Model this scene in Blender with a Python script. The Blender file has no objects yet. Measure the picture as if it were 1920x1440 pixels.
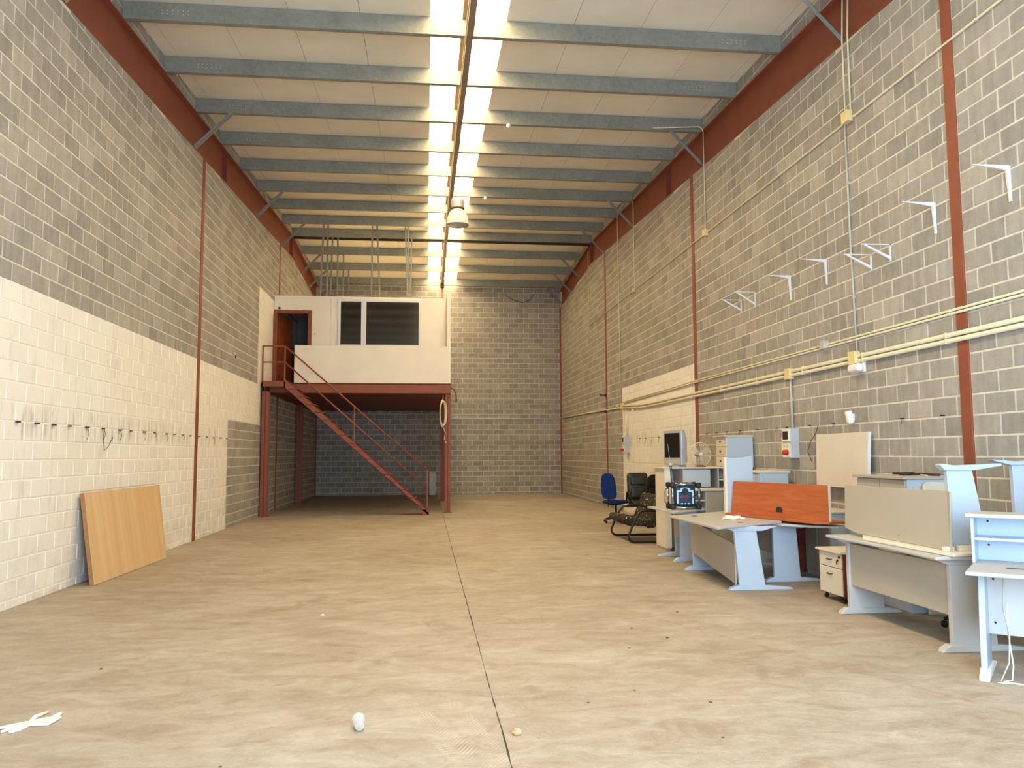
import bpy, bmesh, math, random
from mathutils import Matrix, Vector
random.seed(7)
SC = bpy.context.scene
COL = SC.collection
PI = math.pi
XL, XR, YB, YF, H = -4.17, 5.256, 30.9, -0.7, 1.53
# ---------------------------------------------------------------- camera
cam_d = bpy.data.cameras.new('camera'); cam = bpy.data.objects.new('camera', cam_d); COL.objects.link(cam)
cam_d.sensor_fit = 'HORIZONTAL'; cam_d.sensor_width = 36.0; cam_d.lens = 1491.58/1920*36.0
cam_d.clip_start = 0.05; cam_d.clip_end = 200
yaw, pitch, roll = 0.1073, 0.0881, -0.0044
fw = Vector((math.sin(yaw)*math.cos(pitch), math.cos(yaw)*math.cos(pitch), math.sin(pitch)))
r0 = Vector((math.cos(yaw), -math.sin(yaw), 0)); u0 = r0.cross(fw)
rt = math.cos(roll)*r0+math.sin(roll)*u0; up = -math.sin(roll)*r0+math.cos(roll)*u0
m = Matrix.Identity(4)
for i in range(3):
    m[i][0] = rt[i]; m[i][1] = up[i]; m[i][2] = -fw[i]
m.translation = (0, 0, H); cam.matrix_world = m
SC.camera = cam
SC.view_settings.view_transform = 'Standard'; SC.view_settings.look = 'None'
SC.view_settings.gamma = 1; SC.view_settings.use_curve_mapping = False
SC.view_settings.exposure = 0.16
SC.cycles.use_denoising = True; SC.cycles.max_bounces = 8; SC.cycles.diffuse_bounces = 6
SC.cycles.sample_clamp_indirect = 8; SC.cycles.caustics_reflective = False; SC.cycles.caustics_refractive = False
# ---------------------------------------------------------------- world and daylight
SKY_STRENGTH = 20.0      # daylight through the translucent roof strips
DOOR_POWER = 1000.0      # daylight through the loading door behind the camera
W = bpy.data.worlds.new('world'); SC.world = W; W.use_nodes = True
W.node_tree.nodes['Background'].inputs[0].default_value = (0.62, 0.78, 1.0, 1)
W.node_tree.nodes['Background'].inputs[1].default_value = 1.0
ld = bpy.data.lights.new('door_daylight', 'AREA'); ld.shape = 'RECTANGLE'; ld.size = 5.0; ld.size_y = 4.4
ld.energy = DOOR_POWER; ld.color = (0.58, 0.79, 1.0)
lo = bpy.data.objects.new('door_daylight', ld); COL.objects.link(lo)
lo.location = (1.6, YF-0.15, 2.25); lo.rotation_euler = (PI/2, 0, 0)

# ---------------------------------------------------------------- node helpers
class NT:
    def __init__(s, name):
        s.m = bpy.data.materials.new(name); s.m.use_nodes = True; s.t = s.m.node_tree; s.t.nodes.clear()
        s.out = s.t.nodes.new('ShaderNodeOutputMaterial'); s.b = s.t.nodes.new('ShaderNodeBsdfPrincipled')
        s.t.links.new(s.b.outputs[0], s.out.inputs[0])
    def n(s, kind, **k):
        nd = s.t.nodes.new(kind)
        for a, b in k.items(): setattr(nd, a, b)
        return nd
    def put(s, sock, v):
        if isinstance(v, bpy.types.NodeSocket): s.t.links.new(v, sock)
        elif isinstance(v, tuple) and len(v) == 3 and sock.type == 'RGBA': sock.default_value = (*v, 1)
        else: sock.default_value = v
    def M(s, op, a, b=0.0, c=None):
        nd = s.n('ShaderNodeMath', operation=op); s.put(nd.inputs[0], a); s.put(nd.inputs[1], b)
        if c is not None: s.put(nd.inputs[2], c)
        return nd.outputs[0]
    def mix(s, f, a, b, mode='MIX'):
        nd = s.n('ShaderNodeMix', data_type='RGBA', blend_type=mode); s.put(nd.inputs[0], f); s.put(nd.inputs[6], a); s.put(nd.inputs[7], b)
        return nd.outputs[2]
    def pos(s):
        g = s.n('ShaderNodeNewGeometry'); x = s.n('ShaderNodeSeparateXYZ'); s.t.links.new(g.outputs['Position'], x.inputs[0])
        return g.outputs['Position'], x.outputs[0], x.outputs[1], x.outputs[2]
    def obj(s): return s.n('ShaderNodeTexCoord').outputs['Object']
    def noise(s, vec, scale, detail=4.0, rough=0.55, dist=0.0, stretch=None):
        if stretch:
            mp = s.n('ShaderNodeMapping'); s.put(mp.inputs[0], vec); mp.inputs[3].default_value = stretch; vec = mp.outputs[0]
        nd = s.n('ShaderNodeTexNoise'); s.put(nd.inputs['Vector'], vec); nd.inputs['Scale'].default_value = scale
        nd.inputs['Detail'].default_value = detail; nd.inputs['Roughness'].default_value = rough; nd.inputs['Distortion'].default_value = dist
        return nd.outputs[0]
    def ramp(s, v, stops):
        nd = s.n('ShaderNodeValToRGB'); s.put(nd.inputs[0], v); e = nd.color_ramp.elements
        while len(e) < len(stops): e.new(0.5)
        for q, (p, c) in zip(e, stops):
            q.position = p; q.color = (*c, 1) if isinstance(c, tuple) else (c, c, c, 1)
        return nd.outputs[0]
    def step(s, v, edge, soft=0.01):   # 0 below the edge, 1 above
        nd = s.n('ShaderNodeMapRange'); nd.clamp = True; s.put(nd.inputs[0], v)
        nd.inputs[1].default_value = edge-soft; nd.inputs[2].default_value = edge+soft
        return nd.outputs[0]
    def bump(s, h, dist=0.01, strength=1.0):
        nd = s.n('ShaderNodeBump'); s.put(nd.inputs['Height'], h); nd.inputs['Distance'].default_value = dist; nd.inputs['Strength'].default_value = strength
        s.t.links.new(nd.outputs[0], s.b.inputs['Normal'])
    def fin(s, col, rough=0.8, metal=0.0, spec=0.3):
        s.put(s.b.inputs['Base Color'], col); s.put(s.b.inputs['Roughness'], rough); s.put(s.b.inputs['Metallic'], metal)
        s.b.inputs['Specular IOR Level'].default_value = spec
        return s.m

def hexc(h):
    v = [int(h[i:i+2], 16)/255 for i in (0, 2, 4)]
    return tuple(c/12.92 if c <= .04045 else ((c+.055)/1.055)**2.4 for c in v)
def plain(name, h, rough=0.6, metal=0.0, var=0.06, scale=6.0, spec=0.4, bump=0.0):
    t = NT(name); c = hexc(h) if isinstance(h, str) else h
    nz = t.noise(t.obj(), scale, 5)
    a = tuple(x*(1-var*2) for x in c); b = tuple(min(1, x*(1+var*2)) for x in c)
    col = t.ramp(nz, [(0.3, a), (0.7, b)])
    if bump: t.bump(t.noise(t.obj(), scale*20, 3), bump)
    return t.fin(col, rough, metal, spec)

def paint_mask(t, side):
    pos, x, y, z = t.pos()
    wob = t.M('MULTIPLY', t.M('SUBTRACT', t.noise(pos, 7.0, 3), 0.5), 0.05)
    zz = t.M('ADD', z, wob); yy = t.M('ADD', y, wob)
    if side == 'left':
        low = t.M('SUBTRACT', 1.0, t.step(zz, 3.293, .006))
        bare = t.M('MULTIPLY', t.step(yy, 17.35, .01), t.M('SUBTRACT', 1.0, t.step(zz, 2.29, .006)))
        a = t.M('MULTIPLY', low, t.M('SUBTRACT', 1.0, bare))
        a = t.M('MULTIPLY', a, t.M('SUBTRACT', 1.0, t.step(yy, 20.55)))
        up_ = t.M('MULTIPLY', t.step(yy, 20.2), t.M('MULTIPLY', t.step(zz, 3.3), t.M('SUBTRACT', 1.0, t.step(zz, 5.75))))
        return t.M('MAXIMUM', a, up_)
    if side == 'right':
        return t.M('MULTIPLY', t.M('MULTIPLY', t.step(yy, 15.13), t.M('SUBTRACT', 1.0, t.step(yy, 21.0))), t.M('SUBTRACT', 1.0, t.step(zz, 3.293, .006)))
    return 0.0
def wall_mat(side, mortar=False):
    t = NT(('mortar_' if mortar else 'concrete_block_')+side)
    pos, x, y, z = t.pos(); a = x if side == 'back' else y
    fine = t.noise(pos, 95.0, 3, .7); mid = t.noise(pos, 9.0, 5, .6)
    if mortar:
        base = t.ramp(mid, [(0.3, hexc('CBC4B4')), (0.7, hexc('DFD8C9'))])
        wcol = t.ramp(mid, [(0.3, hexc('E9E5DB')), (0.7, hexc('EFEBE1'))])
    else:
        row = t.M('FLOOR', t.M('DIVIDE', t.M('SUBTRACT', z, 0.09), 0.2))
        odd = t.M('MODULO', t.M('ADD', row, 20.0), 2.0)
        c = t.M('FLOOR', t.M('DIVIDE', t.M('ADD', a, t.M('ADD', 40.0, t.M('MULTIPLY', odd, 0.2))), 0.4))
        cv = t.n('ShaderNodeCombineXYZ'); t.put(cv.inputs[0], row); t.put(cv.inputs[1], c)
        wn = t.n('ShaderNodeTexWhiteNoise', noise_dimensions='3D'); t.put(wn.inputs[0], cv.outputs[0])
        base = t.ramp(wn.outputs[0], [(0.0, hexc('8D8982')), (0.35, hexc('9E9A93')), (0.6, hexc('A79F96')), (0.85, hexc('ADA8A0')), (1.0, hexc('BCB6AB'))])
        streak = t.noise(pos, 1.6, 3, .5, stretch=(9, 9, 0.5) )
        base = t.mix(0.22, base, t.ramp(streak, [(0.35, hexc('8B8780')), (0.65, hexc('C4BEB3'))]))
        base = t.mix(0.25, base, t.ramp(mid, [(0.3, hexc('85817A')), (0.7, hexc('BCB6AB'))]), 'MIX')
        base = t.mix(0.35, base, t.ramp(fine, [(0.3, 0.6), (0.7, 1.0)]), 'MULTIPLY')
        w2 = t.ramp(wn.outputs[0], [(0.0, hexc('E6E1D6')), (1.0, hexc('ECE8DE'))])
        dirt = t.noise(pos, 2.2, 6, .65, stretch=(3, 3, 0.7))
        wcol = t.mix(t.ramp(dirt, [(0.55, 0.0), (0.8, 0.55)]), w2, hexc('B7AFA0'))
        # grime band along the row of ties
        band = t.M('MULTIPLY', t.step(z, 1.72, .05), t.M('SUBTRACT', 1.0, t.step(z, 2.05, .06)))
        gr = t.ramp(t.noise(pos, 5.0, 5, .6, stretch=(3, 3, 0.35)), [(0.5, 0.0), (0.68, 0.55)])
        wcol = t.mix(t.M('MULTIPLY', band, gr), wcol, hexc('9C9280'))
        foot = t.M('MULTIPLY', t.M('SUBTRACT', 1.0, t.step(z, 0.45, .45)), t.ramp(t.noise(pos, 3.5, 6, .7), [(0.45, 0.0), (0.7, 0.5)]))
        wcol = t.mix(foot, wcol, hexc('9D9688'))
    mk = paint_mask(t, side)
    col = t.mix(mk, base, wcol)
    t.bump(t.M('ADD', t.M('MULTIPLY', fine, 0.5), mid), 0.006, 0.6)
    return t.fin(col, 0.92, 0, 0.15)

MAT = {}
for s_ in ('left', 'right', 'back'):
    MAT['b'+s_] = wall_mat(s_); MAT['m'+s_] = wall_mat(s_, True)
# concrete floor
t = NT('concrete_floor'); pos, x, y, z = t.pos()
big = t.noise(pos, 0.45, 5, .6, 0.6); md = t.noise(pos, 2.2, 6, .65, 0.8, (1, 2.0, 1)); sm = t.noise(pos, 13.0, 7, .75, 0.8, (1, 1.5, 1)); tiny = t.noise(pos, 160.0, 2, .6)
c = t.ramp(big, [(0.3, hexc('8C7966')), (0.5, hexc('A09383')), (0.72, hexc('B4ABA0'))])
c = t.mix(0.5, c, t.ramp(md, [(0.3, hexc('87735F')), (0.55, hexc('ADA393')), (0.75, hexc('C4BDB2'))]))
c = t.mix(0.5, c, t.ramp(sm, [(0.3, 0.66), (0.5, 0.95), (0.7, 1.0)]), 'MULTIPLY')
c = t.mix(t.ramp(t.noise(pos, 11.0, 2, .5), [(0.74, 0.0), (0.78, 0.35)]), c, hexc('6F5F4E'))
spk = t.ramp(t.noise(pos, 42.0, 3, .7, 0.0, (1, 2.5, 1)), [(0.62, 0.0), (0.72, 0.4)])
c = t.mix(spk, c, hexc('7D6C5B'))
spl = t.ramp(t.noise(pos, 30.0, 4, .7, 0.3, (1, 3.0, 1)), [(0.6, 0.0), (0.72, 0.45)])
c = t.mix(spl, c, hexc('E2DCD0'))
pat = t.ramp(t.noise(pos, 1.1, 6, .7, 1.2), [(0.56, 0.0), (0.66, 0.35)])
c = t.mix(pat, c, hexc('755F4B'))
# curved trowel arcs and a reddish scrape near the desks, dusty tyre tread by the centre joint
scr = t.M('MULTIPLY', t.M('SUBTRACT', 1.0, t.step(t.M('ABSOLUTE', t.M('ADD', t.M('SUBTRACT', x, 2.95), t.M('MULTIPLY', t.M('SUBTRACT', y, 5.6), 0.45))), 0.025, .015)), t.ramp(t.noise(pos, 14, 3), [(0.45, 0.0), (0.6, 0.45)]))
c = t.mix(t.M('MULTIPLY', scr, t.M('SUBTRACT', 1.0, t.step(y, 8.0, .5))), c, hexc('A06A4E'))
def track(cx, cy, dx, dy, wid, y0, y1):
    # distance across and along the track
    L_ = math.hypot(dx, dy); dx /= L_; dy /= L_
    ac = t.M('ADD', t.M('MULTIPLY', t.M('SUBTRACT', x, cx), dy), t.M('MULTIPLY', t.M('SUBTRACT', y, cy), -dx))
    al = t.M('ADD', t.M('MULTIPLY', t.M('SUBTRACT', x, cx), dx), t.M('MULTIPLY', t.M('SUBTRACT', y, cy), dy))
    inside = t.M('SUBTRACT', 1.0, t.step(t.M('ABSOLUTE', ac), wid, .01))
    ch = t.M('SINE', t.M('MULTIPLY', t.M('ADD', al, t.M('ABSOLUTE', ac)), 210.0))
    rng = t.M('MULTIPLY', t.step(y, y0, .15), t.M('SUBTRACT', 1.0, t.step(y, y1, .15)))
    return t.M('MULTIPLY', t.M('MULTIPLY', inside, t.step(ch, 0.1, .3)), rng)
tr = t.M('MAXIMUM', track(0.0, 4.75, 0.54, -1.42, .09, 3.6, 5.4), track(0.26, 4.6, 0.3, -1.3, .07, 3.6, 5.1))
tr = t.M('MULTIPLY', tr, t.ramp(t.noise(pos, 5, 3), [(0.35, 0.0), (0.65, 0.28)]))
c = t.mix(tr, c, hexc('DDD6C8'))
t.bump(t.M('ADD', t.M('MULTIPLY', md, 1.2), t.M('ADD', t.M('MULTIPLY', sm, 0.35), t.M('MULTIPLY', tiny, 0.12))), 0.012, 0.55)
MAT['floor'] = t.fin(c, t.ramp(md, [(0.3, 0.62), (0.7, 0.82)]), 0, 0.3)
MAT['joint'] = plain('floor_joint', '5E5042', .95)
MAT['rust'] = plain('red_oxide_paint', '8A4A34', .55, 0, .05, 3.0, .4)
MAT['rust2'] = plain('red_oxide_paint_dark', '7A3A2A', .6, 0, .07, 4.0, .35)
t = NT('galvanised_steel'); pos, x, y, z = t.pos()
v = t.n('ShaderNodeTexVoronoi'); t.put(v.inputs['Vector'], pos); v.inputs['Scale'].default_value = 22
g1 = t.noise(pos, 1.3, 5, .6, 0.5)
c = t.mix(0.35, t.ramp(g1, [(0.3, hexc('77776E')), (0.7, hexc('94948A'))]), t.ramp(v.outputs['Color'], [(0.1, hexc('78786F')), (0.9, hexc('9B9B91'))]))
MAT['galv'] = t.fin(c, .55, .1, .4)
t = NT('roof_lining'); pos, x, y, z = t.pos()
MAT['lining'] = t.fin(t.ramp(t.noise(pos, 1.1, 5, .6), [(0.3, hexc('E0D8C8')), (0.7, hexc('EBE4D5'))]), .75, 0, .2)
MAT['flash'] = plain('ridge_strip', '9C876E', .6, .1)
MAT['tray'] = plain('brown_tray', '8F7A63', .6, .1)
t = NT('skylight_sheet'); t.t.nodes.remove(t.b); em = t.n('ShaderNodeEmission'); em.inputs[0].default_value = (1.0, 0.77, 0.44, 1); em.inputs[1].default_value = SKY_STRENGTH
t.t.links.new(em.outputs[0], t.out.inputs[0]); MAT['sky'] = t.m
MAT['plaster'] = plain('white_plaster', 'E6DFD2', .85, 0, .02, 2.0, .15)
MAT['plastic_w'] = plain('white_plastic', 'EDEBE4', .4, 0, .01)
MAT['white_metal'] = plain('white_painted_metal', 'D9DADC', .4, .0, .01)
MAT['cream'] = plain('cream_pvc', 'D9CDAA', .5, 0, .03)
MAT['box'] = plain('cream_box', 'DFCB93', .5, 0, .03)
MAT['grey_c'] = plain('grey_conduit', 'B9B6AC', .5, 0, .03)
MAT['desk'] = plain('grey_laminate', 'BAB8B5', .42, 0, .015, 2.0, .45)
MAT['desk_leg'] = plain('pale_grey_painted_steel', 'B2BFCD', .38, 0, .01, 2.0, .45)
MAT['panel'] = plain('greige_laminate', 'AFA698', .5, 0, .015, 2.0, .35)
MAT['cream_lam'] = plain('cream_laminate', 'D8CEBC', .5, 0, .02, 2.0, .35)
MAT['edge'] = plain('cream_edge', 'E2D8C4', .45, 0, .02)
def wood(name, a, b, axis, scale=1.0, rough=.45, st=(1, 1, 1)):
    t = NT(name); nz = t.noise(t.obj(), 3.0*scale, 6, .6, 0.6, st)
    n2 = t.noise(t.obj(), 24.0*scale, 4, .6, 0.2, st)
    c = t.ramp(nz, [(0.3, hexc(a)), (0.7, hexc(b))]); c = t.mix(0.35, c, t.ramp(n2, [(0.3, .75), (0.7, 1.0)]), 'MULTIPLY')
    return t.fin(c, rough, 0, .4)
MAT['cherry'] = wood('cherry_laminate', 'A9542B', 'C06A3C', 0, 1, .45, (.6, .6, 6))
MAT['cherry_dark'] = wood('dark_cherry_laminate', '6B2A1C', '7F3825', 0, 1, .5, (.6, .6, 6))
MAT['door_wood'] = wood('door_wood', '7A3A18', '96502A', 0, 1, .4, (6, 6, .5))
MAT['beech'] = wood('tan_board_faces', 'CDA470', 'E0C296', 0, .4, .55, (0.1, 3.2, 0.1))
MAT['beech_edge'] = wood('chipboard_edge', '9A7048', 'AF8459', 0, 6, .8)
MAT['black'] = plain('black_plastic', '1B1A18', .5, 0, .05)
MAT['leather'] = plain('black_leather', '1F1F1C', .42, 0, .08, 4, .5, .002)
MAT['blackf'] = plain('black_fabric', '24221F', .9, 0, .1, 10, .1, .004)
MAT['blue'] = plain('blue_fabric', '1C3472', .9, 0, .08, 10, .1, .003)
MAT['chrome'] = plain('chrome', 'B9B9B6', .2, 1.0, .02)
MAT['dark'] = plain('dark_handle', '3C342D', .4, .4)
MAT['screen'] = plain('dark_screen', '0B0A09', .12, 0, .0, 3, .5)
MAT['silver'] = plain('silver_plastic', 'B4B4B6', .35, .3, .02)
MAT['tealdark'] = plain('dark_blue_plastic', '16324A', .45, 0, .05)
MAT['red'] = plain('red_plastic', 'C6281E', .4)
MAT['redtext'] = plain('red_lettering', 'B5323C', .5, 0, 0)
MAT['stripe'] = plain('pale_stripe', 'BFE3F2', .4, 0, 0)
MAT['brown'] = plain('brown_plastic', '7A4A30', .5)
MAT['glove'] = plain('white_rubber', 'EEE8DA', .6)
MAT['stone'] = plain('stone', 'C79B78', .9, 0, .12, 40, .1)
MAT['greydet'] = plain('grey_panel_box', 'B8BDC3', .4)
MAT['interior'] = plain('dimmed_white_wall', '8D8A84', .9)  # whitish office walls, the dimness of the room put into the grey
t = NT('confetti_upholstery'); v = t.n('ShaderNodeTexVoronoi'); t.put(v.inputs['Vector'], t.obj()); v.inputs['Scale'].default_value = 17
dot = t.M('SUBTRACT', 1.0, t.step(v.outputs['Distance'], 0.21, .03))
hue = t.ramp(t.n('ShaderNodeSeparateColor').outputs[0] if False else v.outputs['Color'], [(0.0, hexc('C9A05A')), (0.35, hexc('A3402E')), (0.6, hexc('E8E0CC')), (0.85, hexc('C9C4B0'))])
MAT['confetti'] = t.fin(t.mix(dot, t.ramp(t.noise(t.obj(), 8, 4), [(0.3, hexc('2C2821')), (0.7, hexc('48423A'))]), hue), .9, 0, .1)
def glassy(name, col, rough, trans, alpha=None):
    t = NT(name); t.fin(col, rough, 0, .5); t.b.inputs['Transmission Weight'].default_value = trans; t.b.inputs['IOR'].default_value = 1.35
    if alpha is not None: t.b.inputs['Alpha'].default_value = alpha
    return t.m
t = NT('window_glass'); gl = t.n('ShaderNodeBsdfGlossy'); gl.inputs['Roughness'].default_value = .07
tp = t.n('ShaderNodeBsdfTransparent'); tp.inputs[0].default_value = (.55, .55, .55, 1); fr = t.n('ShaderNodeFresnel'); fr.inputs[0].default_value = 1.6
mx = t.n('ShaderNodeMixShader'); t.t.links.new(t.M('ADD', t.M('MULTIPLY', fr.outputs[0], 0.8), 0.2), mx.inputs[0]); t.t.links.new(tp.outputs[0], mx.inputs[1]); t.t.links.new(gl.outputs[0], mx.inputs[2])
t.t.nodes.remove(t.b); t.t.links.new(mx.outputs[0], t.out.inputs[0]); MAT['glass'] = t.m
MAT['clear'] = glassy('clear_plastic', (.95, .93, .90), .15, .6, .45)
MAT['cup'] = glassy('cup_plastic', (.85, .84, .83), .15, .5, .4)
t = NT('lamp_reflector'); MAT['lampshade'] = glassy('lamp_prismatic', (.86, .76, .66), .25, .25, .95)

# ---------------------------------------------------------------- mesh helpers
WM = {}     # world matrix of every thing / part (rigid)
class MB:
    def __init__(s): s.v = []; s.f = []
    def add(s, v, f):
        o = len(s.v); s.v += [tuple(p) for p in v]; s.f += [tuple(i+o for i in q) for q in f]; return s
    def box(s, x0, x1, y0, y1, z0, z1, mat=None):
        v = [Vector(p) for p in ((x0, y0, z0), (x1, y0, z0), (x1, y1, z0), (x0, y1, z0), (x0, y0, z1), (x1, y0, z1), (x1, y1, z1), (x0, y1, z1))]
        if mat is not None: v = [mat @ p for p in v]
        return s.add(v, [(0, 3, 2, 1), (4, 5, 6, 7), (0, 1, 5, 4), (1, 2, 6, 5), (2, 3, 7, 6), (3, 0, 4, 7)])
    def prism(s, pts, d):      # closed polygon pts (3D), extruded along vector d
        n = len(pts); a = [Vector(p) for p in pts]; d = Vector(d); b = [p+d for p in a]
        f = [tuple(range(n-1, -1, -1)), tuple(range(n, 2*n))]+[(i, (i+1) % n, (i+1) % n+n, i+n) for i in range(n)]
        return s.add(a+b, f)
    def tube(s, pts, r, n=8, closed=False, cap=True):
        P = [Vector(p) for p in pts]; k = len(P); vs = []; prev = None
        for i, p in enumerate(P):
            if closed: d = (P[(i+1) % k]-P[i-1]).normalized()
            else: d = (P[min(i+1, k-1)]-P[max(i-1, 0)]).normalized()
            if prev is None:
                a = Vector((0, 0, 1)) if abs(d.z) < .9 else Vector((1, 0, 0)); a = d.cross(a).normalized()
            else:
                a = (prev-d*prev.dot(d)).normalized()
            prev = a; b = d.cross(a); rr = r[i] if isinstance(r, (list, tuple)) else r
            vs += [p+a*math.cos(2*PI*j/n)*rr+b*math.sin(2*PI*j/n)*rr for j in range(n)]
        f = []
        for i in range(k if closed else k-1):
            i2 = (i+1) % k
            f += [(i*n+j, i*n+(j+1) % n, i2*n+(j+1) % n, i2*n+j) for j in range(n)]
        if not closed and cap: f += [tuple(range(n-1, -1, -1)), tuple((k-1)*n+j for j in range(n))]
        return s.add(vs, f)
    def lathe(s, prof, n=24, mat=None, rib=0.0, ribn=0):
        vs = []; k = len(prof)
        for (r, z) in prof:
            for j in range(n):
                q = r*(1+rib*math.cos(PI*j)) if rib else r
                vs.append(Vector((q*math.cos(2*PI*j/n), q*math.sin(2*PI*j/n), z)))
        if mat is not None: vs = [mat @ p for p in vs]
        f = [(i*n+j, i*n+(j+1) % n, (i+1)*n+(j+1) % n, (i+1)*n+j) for i in range(k-1) for j in range(n)]
        if prof[0][0] > 1e-4: f.append(tuple(range(n-1, -1, -1)))
        if prof[-1][0] > 1e-4: f.append(tuple((k-1)*n+j for j in range(n)))
        return s.add(vs, f)
    def rbox(s, x0, x1, y0, y1, z0, z1, r, mat=None, puff=0.0, n=4):   # rounded box by subdivided superellipsoid
        cx, cy, cz = (x0+x1)/2, (y0+y1)/2, (z0+z1)/2; hx, hy, hz = (x1-x0)/2, (y1-y0)/2, (z1-z0)/2
        r = min(r, hx, hy, hz); bm = bmesh.new(); bmesh.ops.create_cube(bm, size=2.0)
        bmesh.ops.subdivide_edges(bm, edges=bm.edges[:], cuts=7, use_grid_fill=True)
        vs = []
        for w in bm.verts:
            c = w.co; q = Vector((c.x*hx, c.y*hy, c.z*hz))
            inn = Vector((max(-hx+r, min(hx-r, q.x)), max(-hy+r, min(hy-r, q.y)), max(-hz+r, min(hz-r, q.z))))
            # pull corner lattice onto a rounded shell
            d = Vector((c.x*hx-inn.x, c.y*hy-inn.y, c.z*hz-inn.z))
            p = inn+(d.normalized()*r if d.length > 1e-6 else d)
            vs.append(p+Vector((cx, cy, cz)))
        if mat is not None: vs = [mat @ p for p in vs]
        f = [tuple(w.index for w in q.verts) for q in bm.faces]
        bm.free(); return s.add(vs, f)
    def build(s, name, mat, parent=None, bevel=0, smooth=False, local=False, seg=2):
        me = bpy.data.meshes.new(name)
        vs = s.v
        if parent is not None and not local:
            inv = WM[parent.name].inverted(); vs = [tuple(inv @ Vector(p)) for p in vs]
        me.from_pydata(vs, [], s.f); me.update()
        bm = bmesh.new(); bm.from_mesh(me); bmesh.ops.recalc_face_normals(bm, faces=bm.faces); bm.to_mesh(me); bm.free()
        me.materials.append(MAT[mat] if isinstance(mat, str) else mat)
        if smooth:
            for p in me.polygons: p.use_smooth = True
        o = bpy.data.objects.new(name, me); COL.objects.link(o)
        if parent is not None: o.parent = parent; WM[o.name] = WM[parent.name]
        else: WM[o.name] = Matrix.Identity(4)
        if bevel:
            b = o.modifiers.new('bevel', 'BEVEL'); b.width = bevel; b.segments = seg; b.limit_method = 'ANGLE'; b.angle_limit = .7
        return o
def tag(o, label=None, cat=None, group=None, kind=None):
    if label: o['label'] = label
    if cat: o['category'] = cat
    if group: o['group'] = group
    if kind: o['kind'] = kind
    return o
def thing(name, label, cat, loc=(0, 0, 0), rz=0.0, group=None, kind=None, rot=None):
    o = bpy.data.objects.new(name, None); COL.objects.link(o); o.location = loc; o.rotation_euler = rot or (0, 0, rz)
    o.empty_display_size = .1
    WM[o.name] = Matrix.Translation(loc) @ (Matrix.Rotation(rz, 4, 'Z') if rot is None else __import__('mathutils').Euler(rot).to_matrix().to_4x4())
    return tag(o, label, cat, group, kind)
def bx(*a, mat=None): return MB().box(*a, mat=mat)
def T(x, y, z): return Matrix.Translation((x, y, z))
def RX(a): return Matrix.Rotation(math.radians(a), 4, 'X')
def RY(a): return Matrix.Rotation(math.radians(a), 4, 'Y')
def RZ(a): return Matrix.Rotation(math.radians(a), 4, 'Z')
def arc(c, u, v, r, a0, a1, n=8):
    c, u, v = Vector(c), Vector(u), Vector(v)
    return [c+u*r*math.cos(math.radians(a0+(a1-a0)*i/n))+v*r*math.sin(math.radians(a0+(a1-a0)*i/n)) for i in range(n+1)]
def vis(p):
    d = Vector(p)-Vector((0, 0, H)); z = d.dot(fw)
    if z < .2: return None
    return 960+1491.58*d.dot(rt)/z, 720-1491.58*d.dot(up)/z, z

# ---------------------------------------------------------------- structure: roof heights
RIDGE = 24.9
def zpb(y): return 8.35-.0588*abs(y-RIDGE)          # purlin underside = rafter top
def zrb(y): return zpb(y)-.70                        # rafter underside
PURL = [RIDGE-1.74*k for k in range(0, 15)]+[26.7, 28.5, 30.35]
COLS = [-0.55, 7.25, 15.05, 22.85, 30.72]

# ---------------------------------------------------------------- floor
fl = thing('floor', 'bare concrete warehouse floor with a long centre joint, dust and stains', 'floor', kind='structure')
bx(XL-.3, XR+.3, YF-.4, YB+.3, -.12, -.012).build('joint_base', 'joint', fl)
ys = [YF-.4, 7.46, 15.6, 23.4, YB+.3]; gx = .004
def slab(x0, x1, y0, y1, jl, jr):
    n = int((y1-y0)/.12); L_ = []; R_ = []
    for i in range(n+1):
        y = y0+(y1-y0)*i/n
        L_.append((x0+(random.uniform(-.004, .004) if jl else 0), y, 0)); R_.append((x1+(random.uniform(-.004, .004) if jr else 0), y, 0))
    MB().prism(L_+R_[::-1], (0, 0, -.06)).build('slab', 'floor', fl)
for i in range(4):
    g0 = .004 if i else 0; g1 = .004 if i < 3 else 0
    slab(XL-.3, .425-gx+.0, ys[i]+g0, ys[i+1]-g1, False, True)
    slab(.425+gx, XR+.3, ys[i]+g0, ys[i+1]-g1, True, False)

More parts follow.
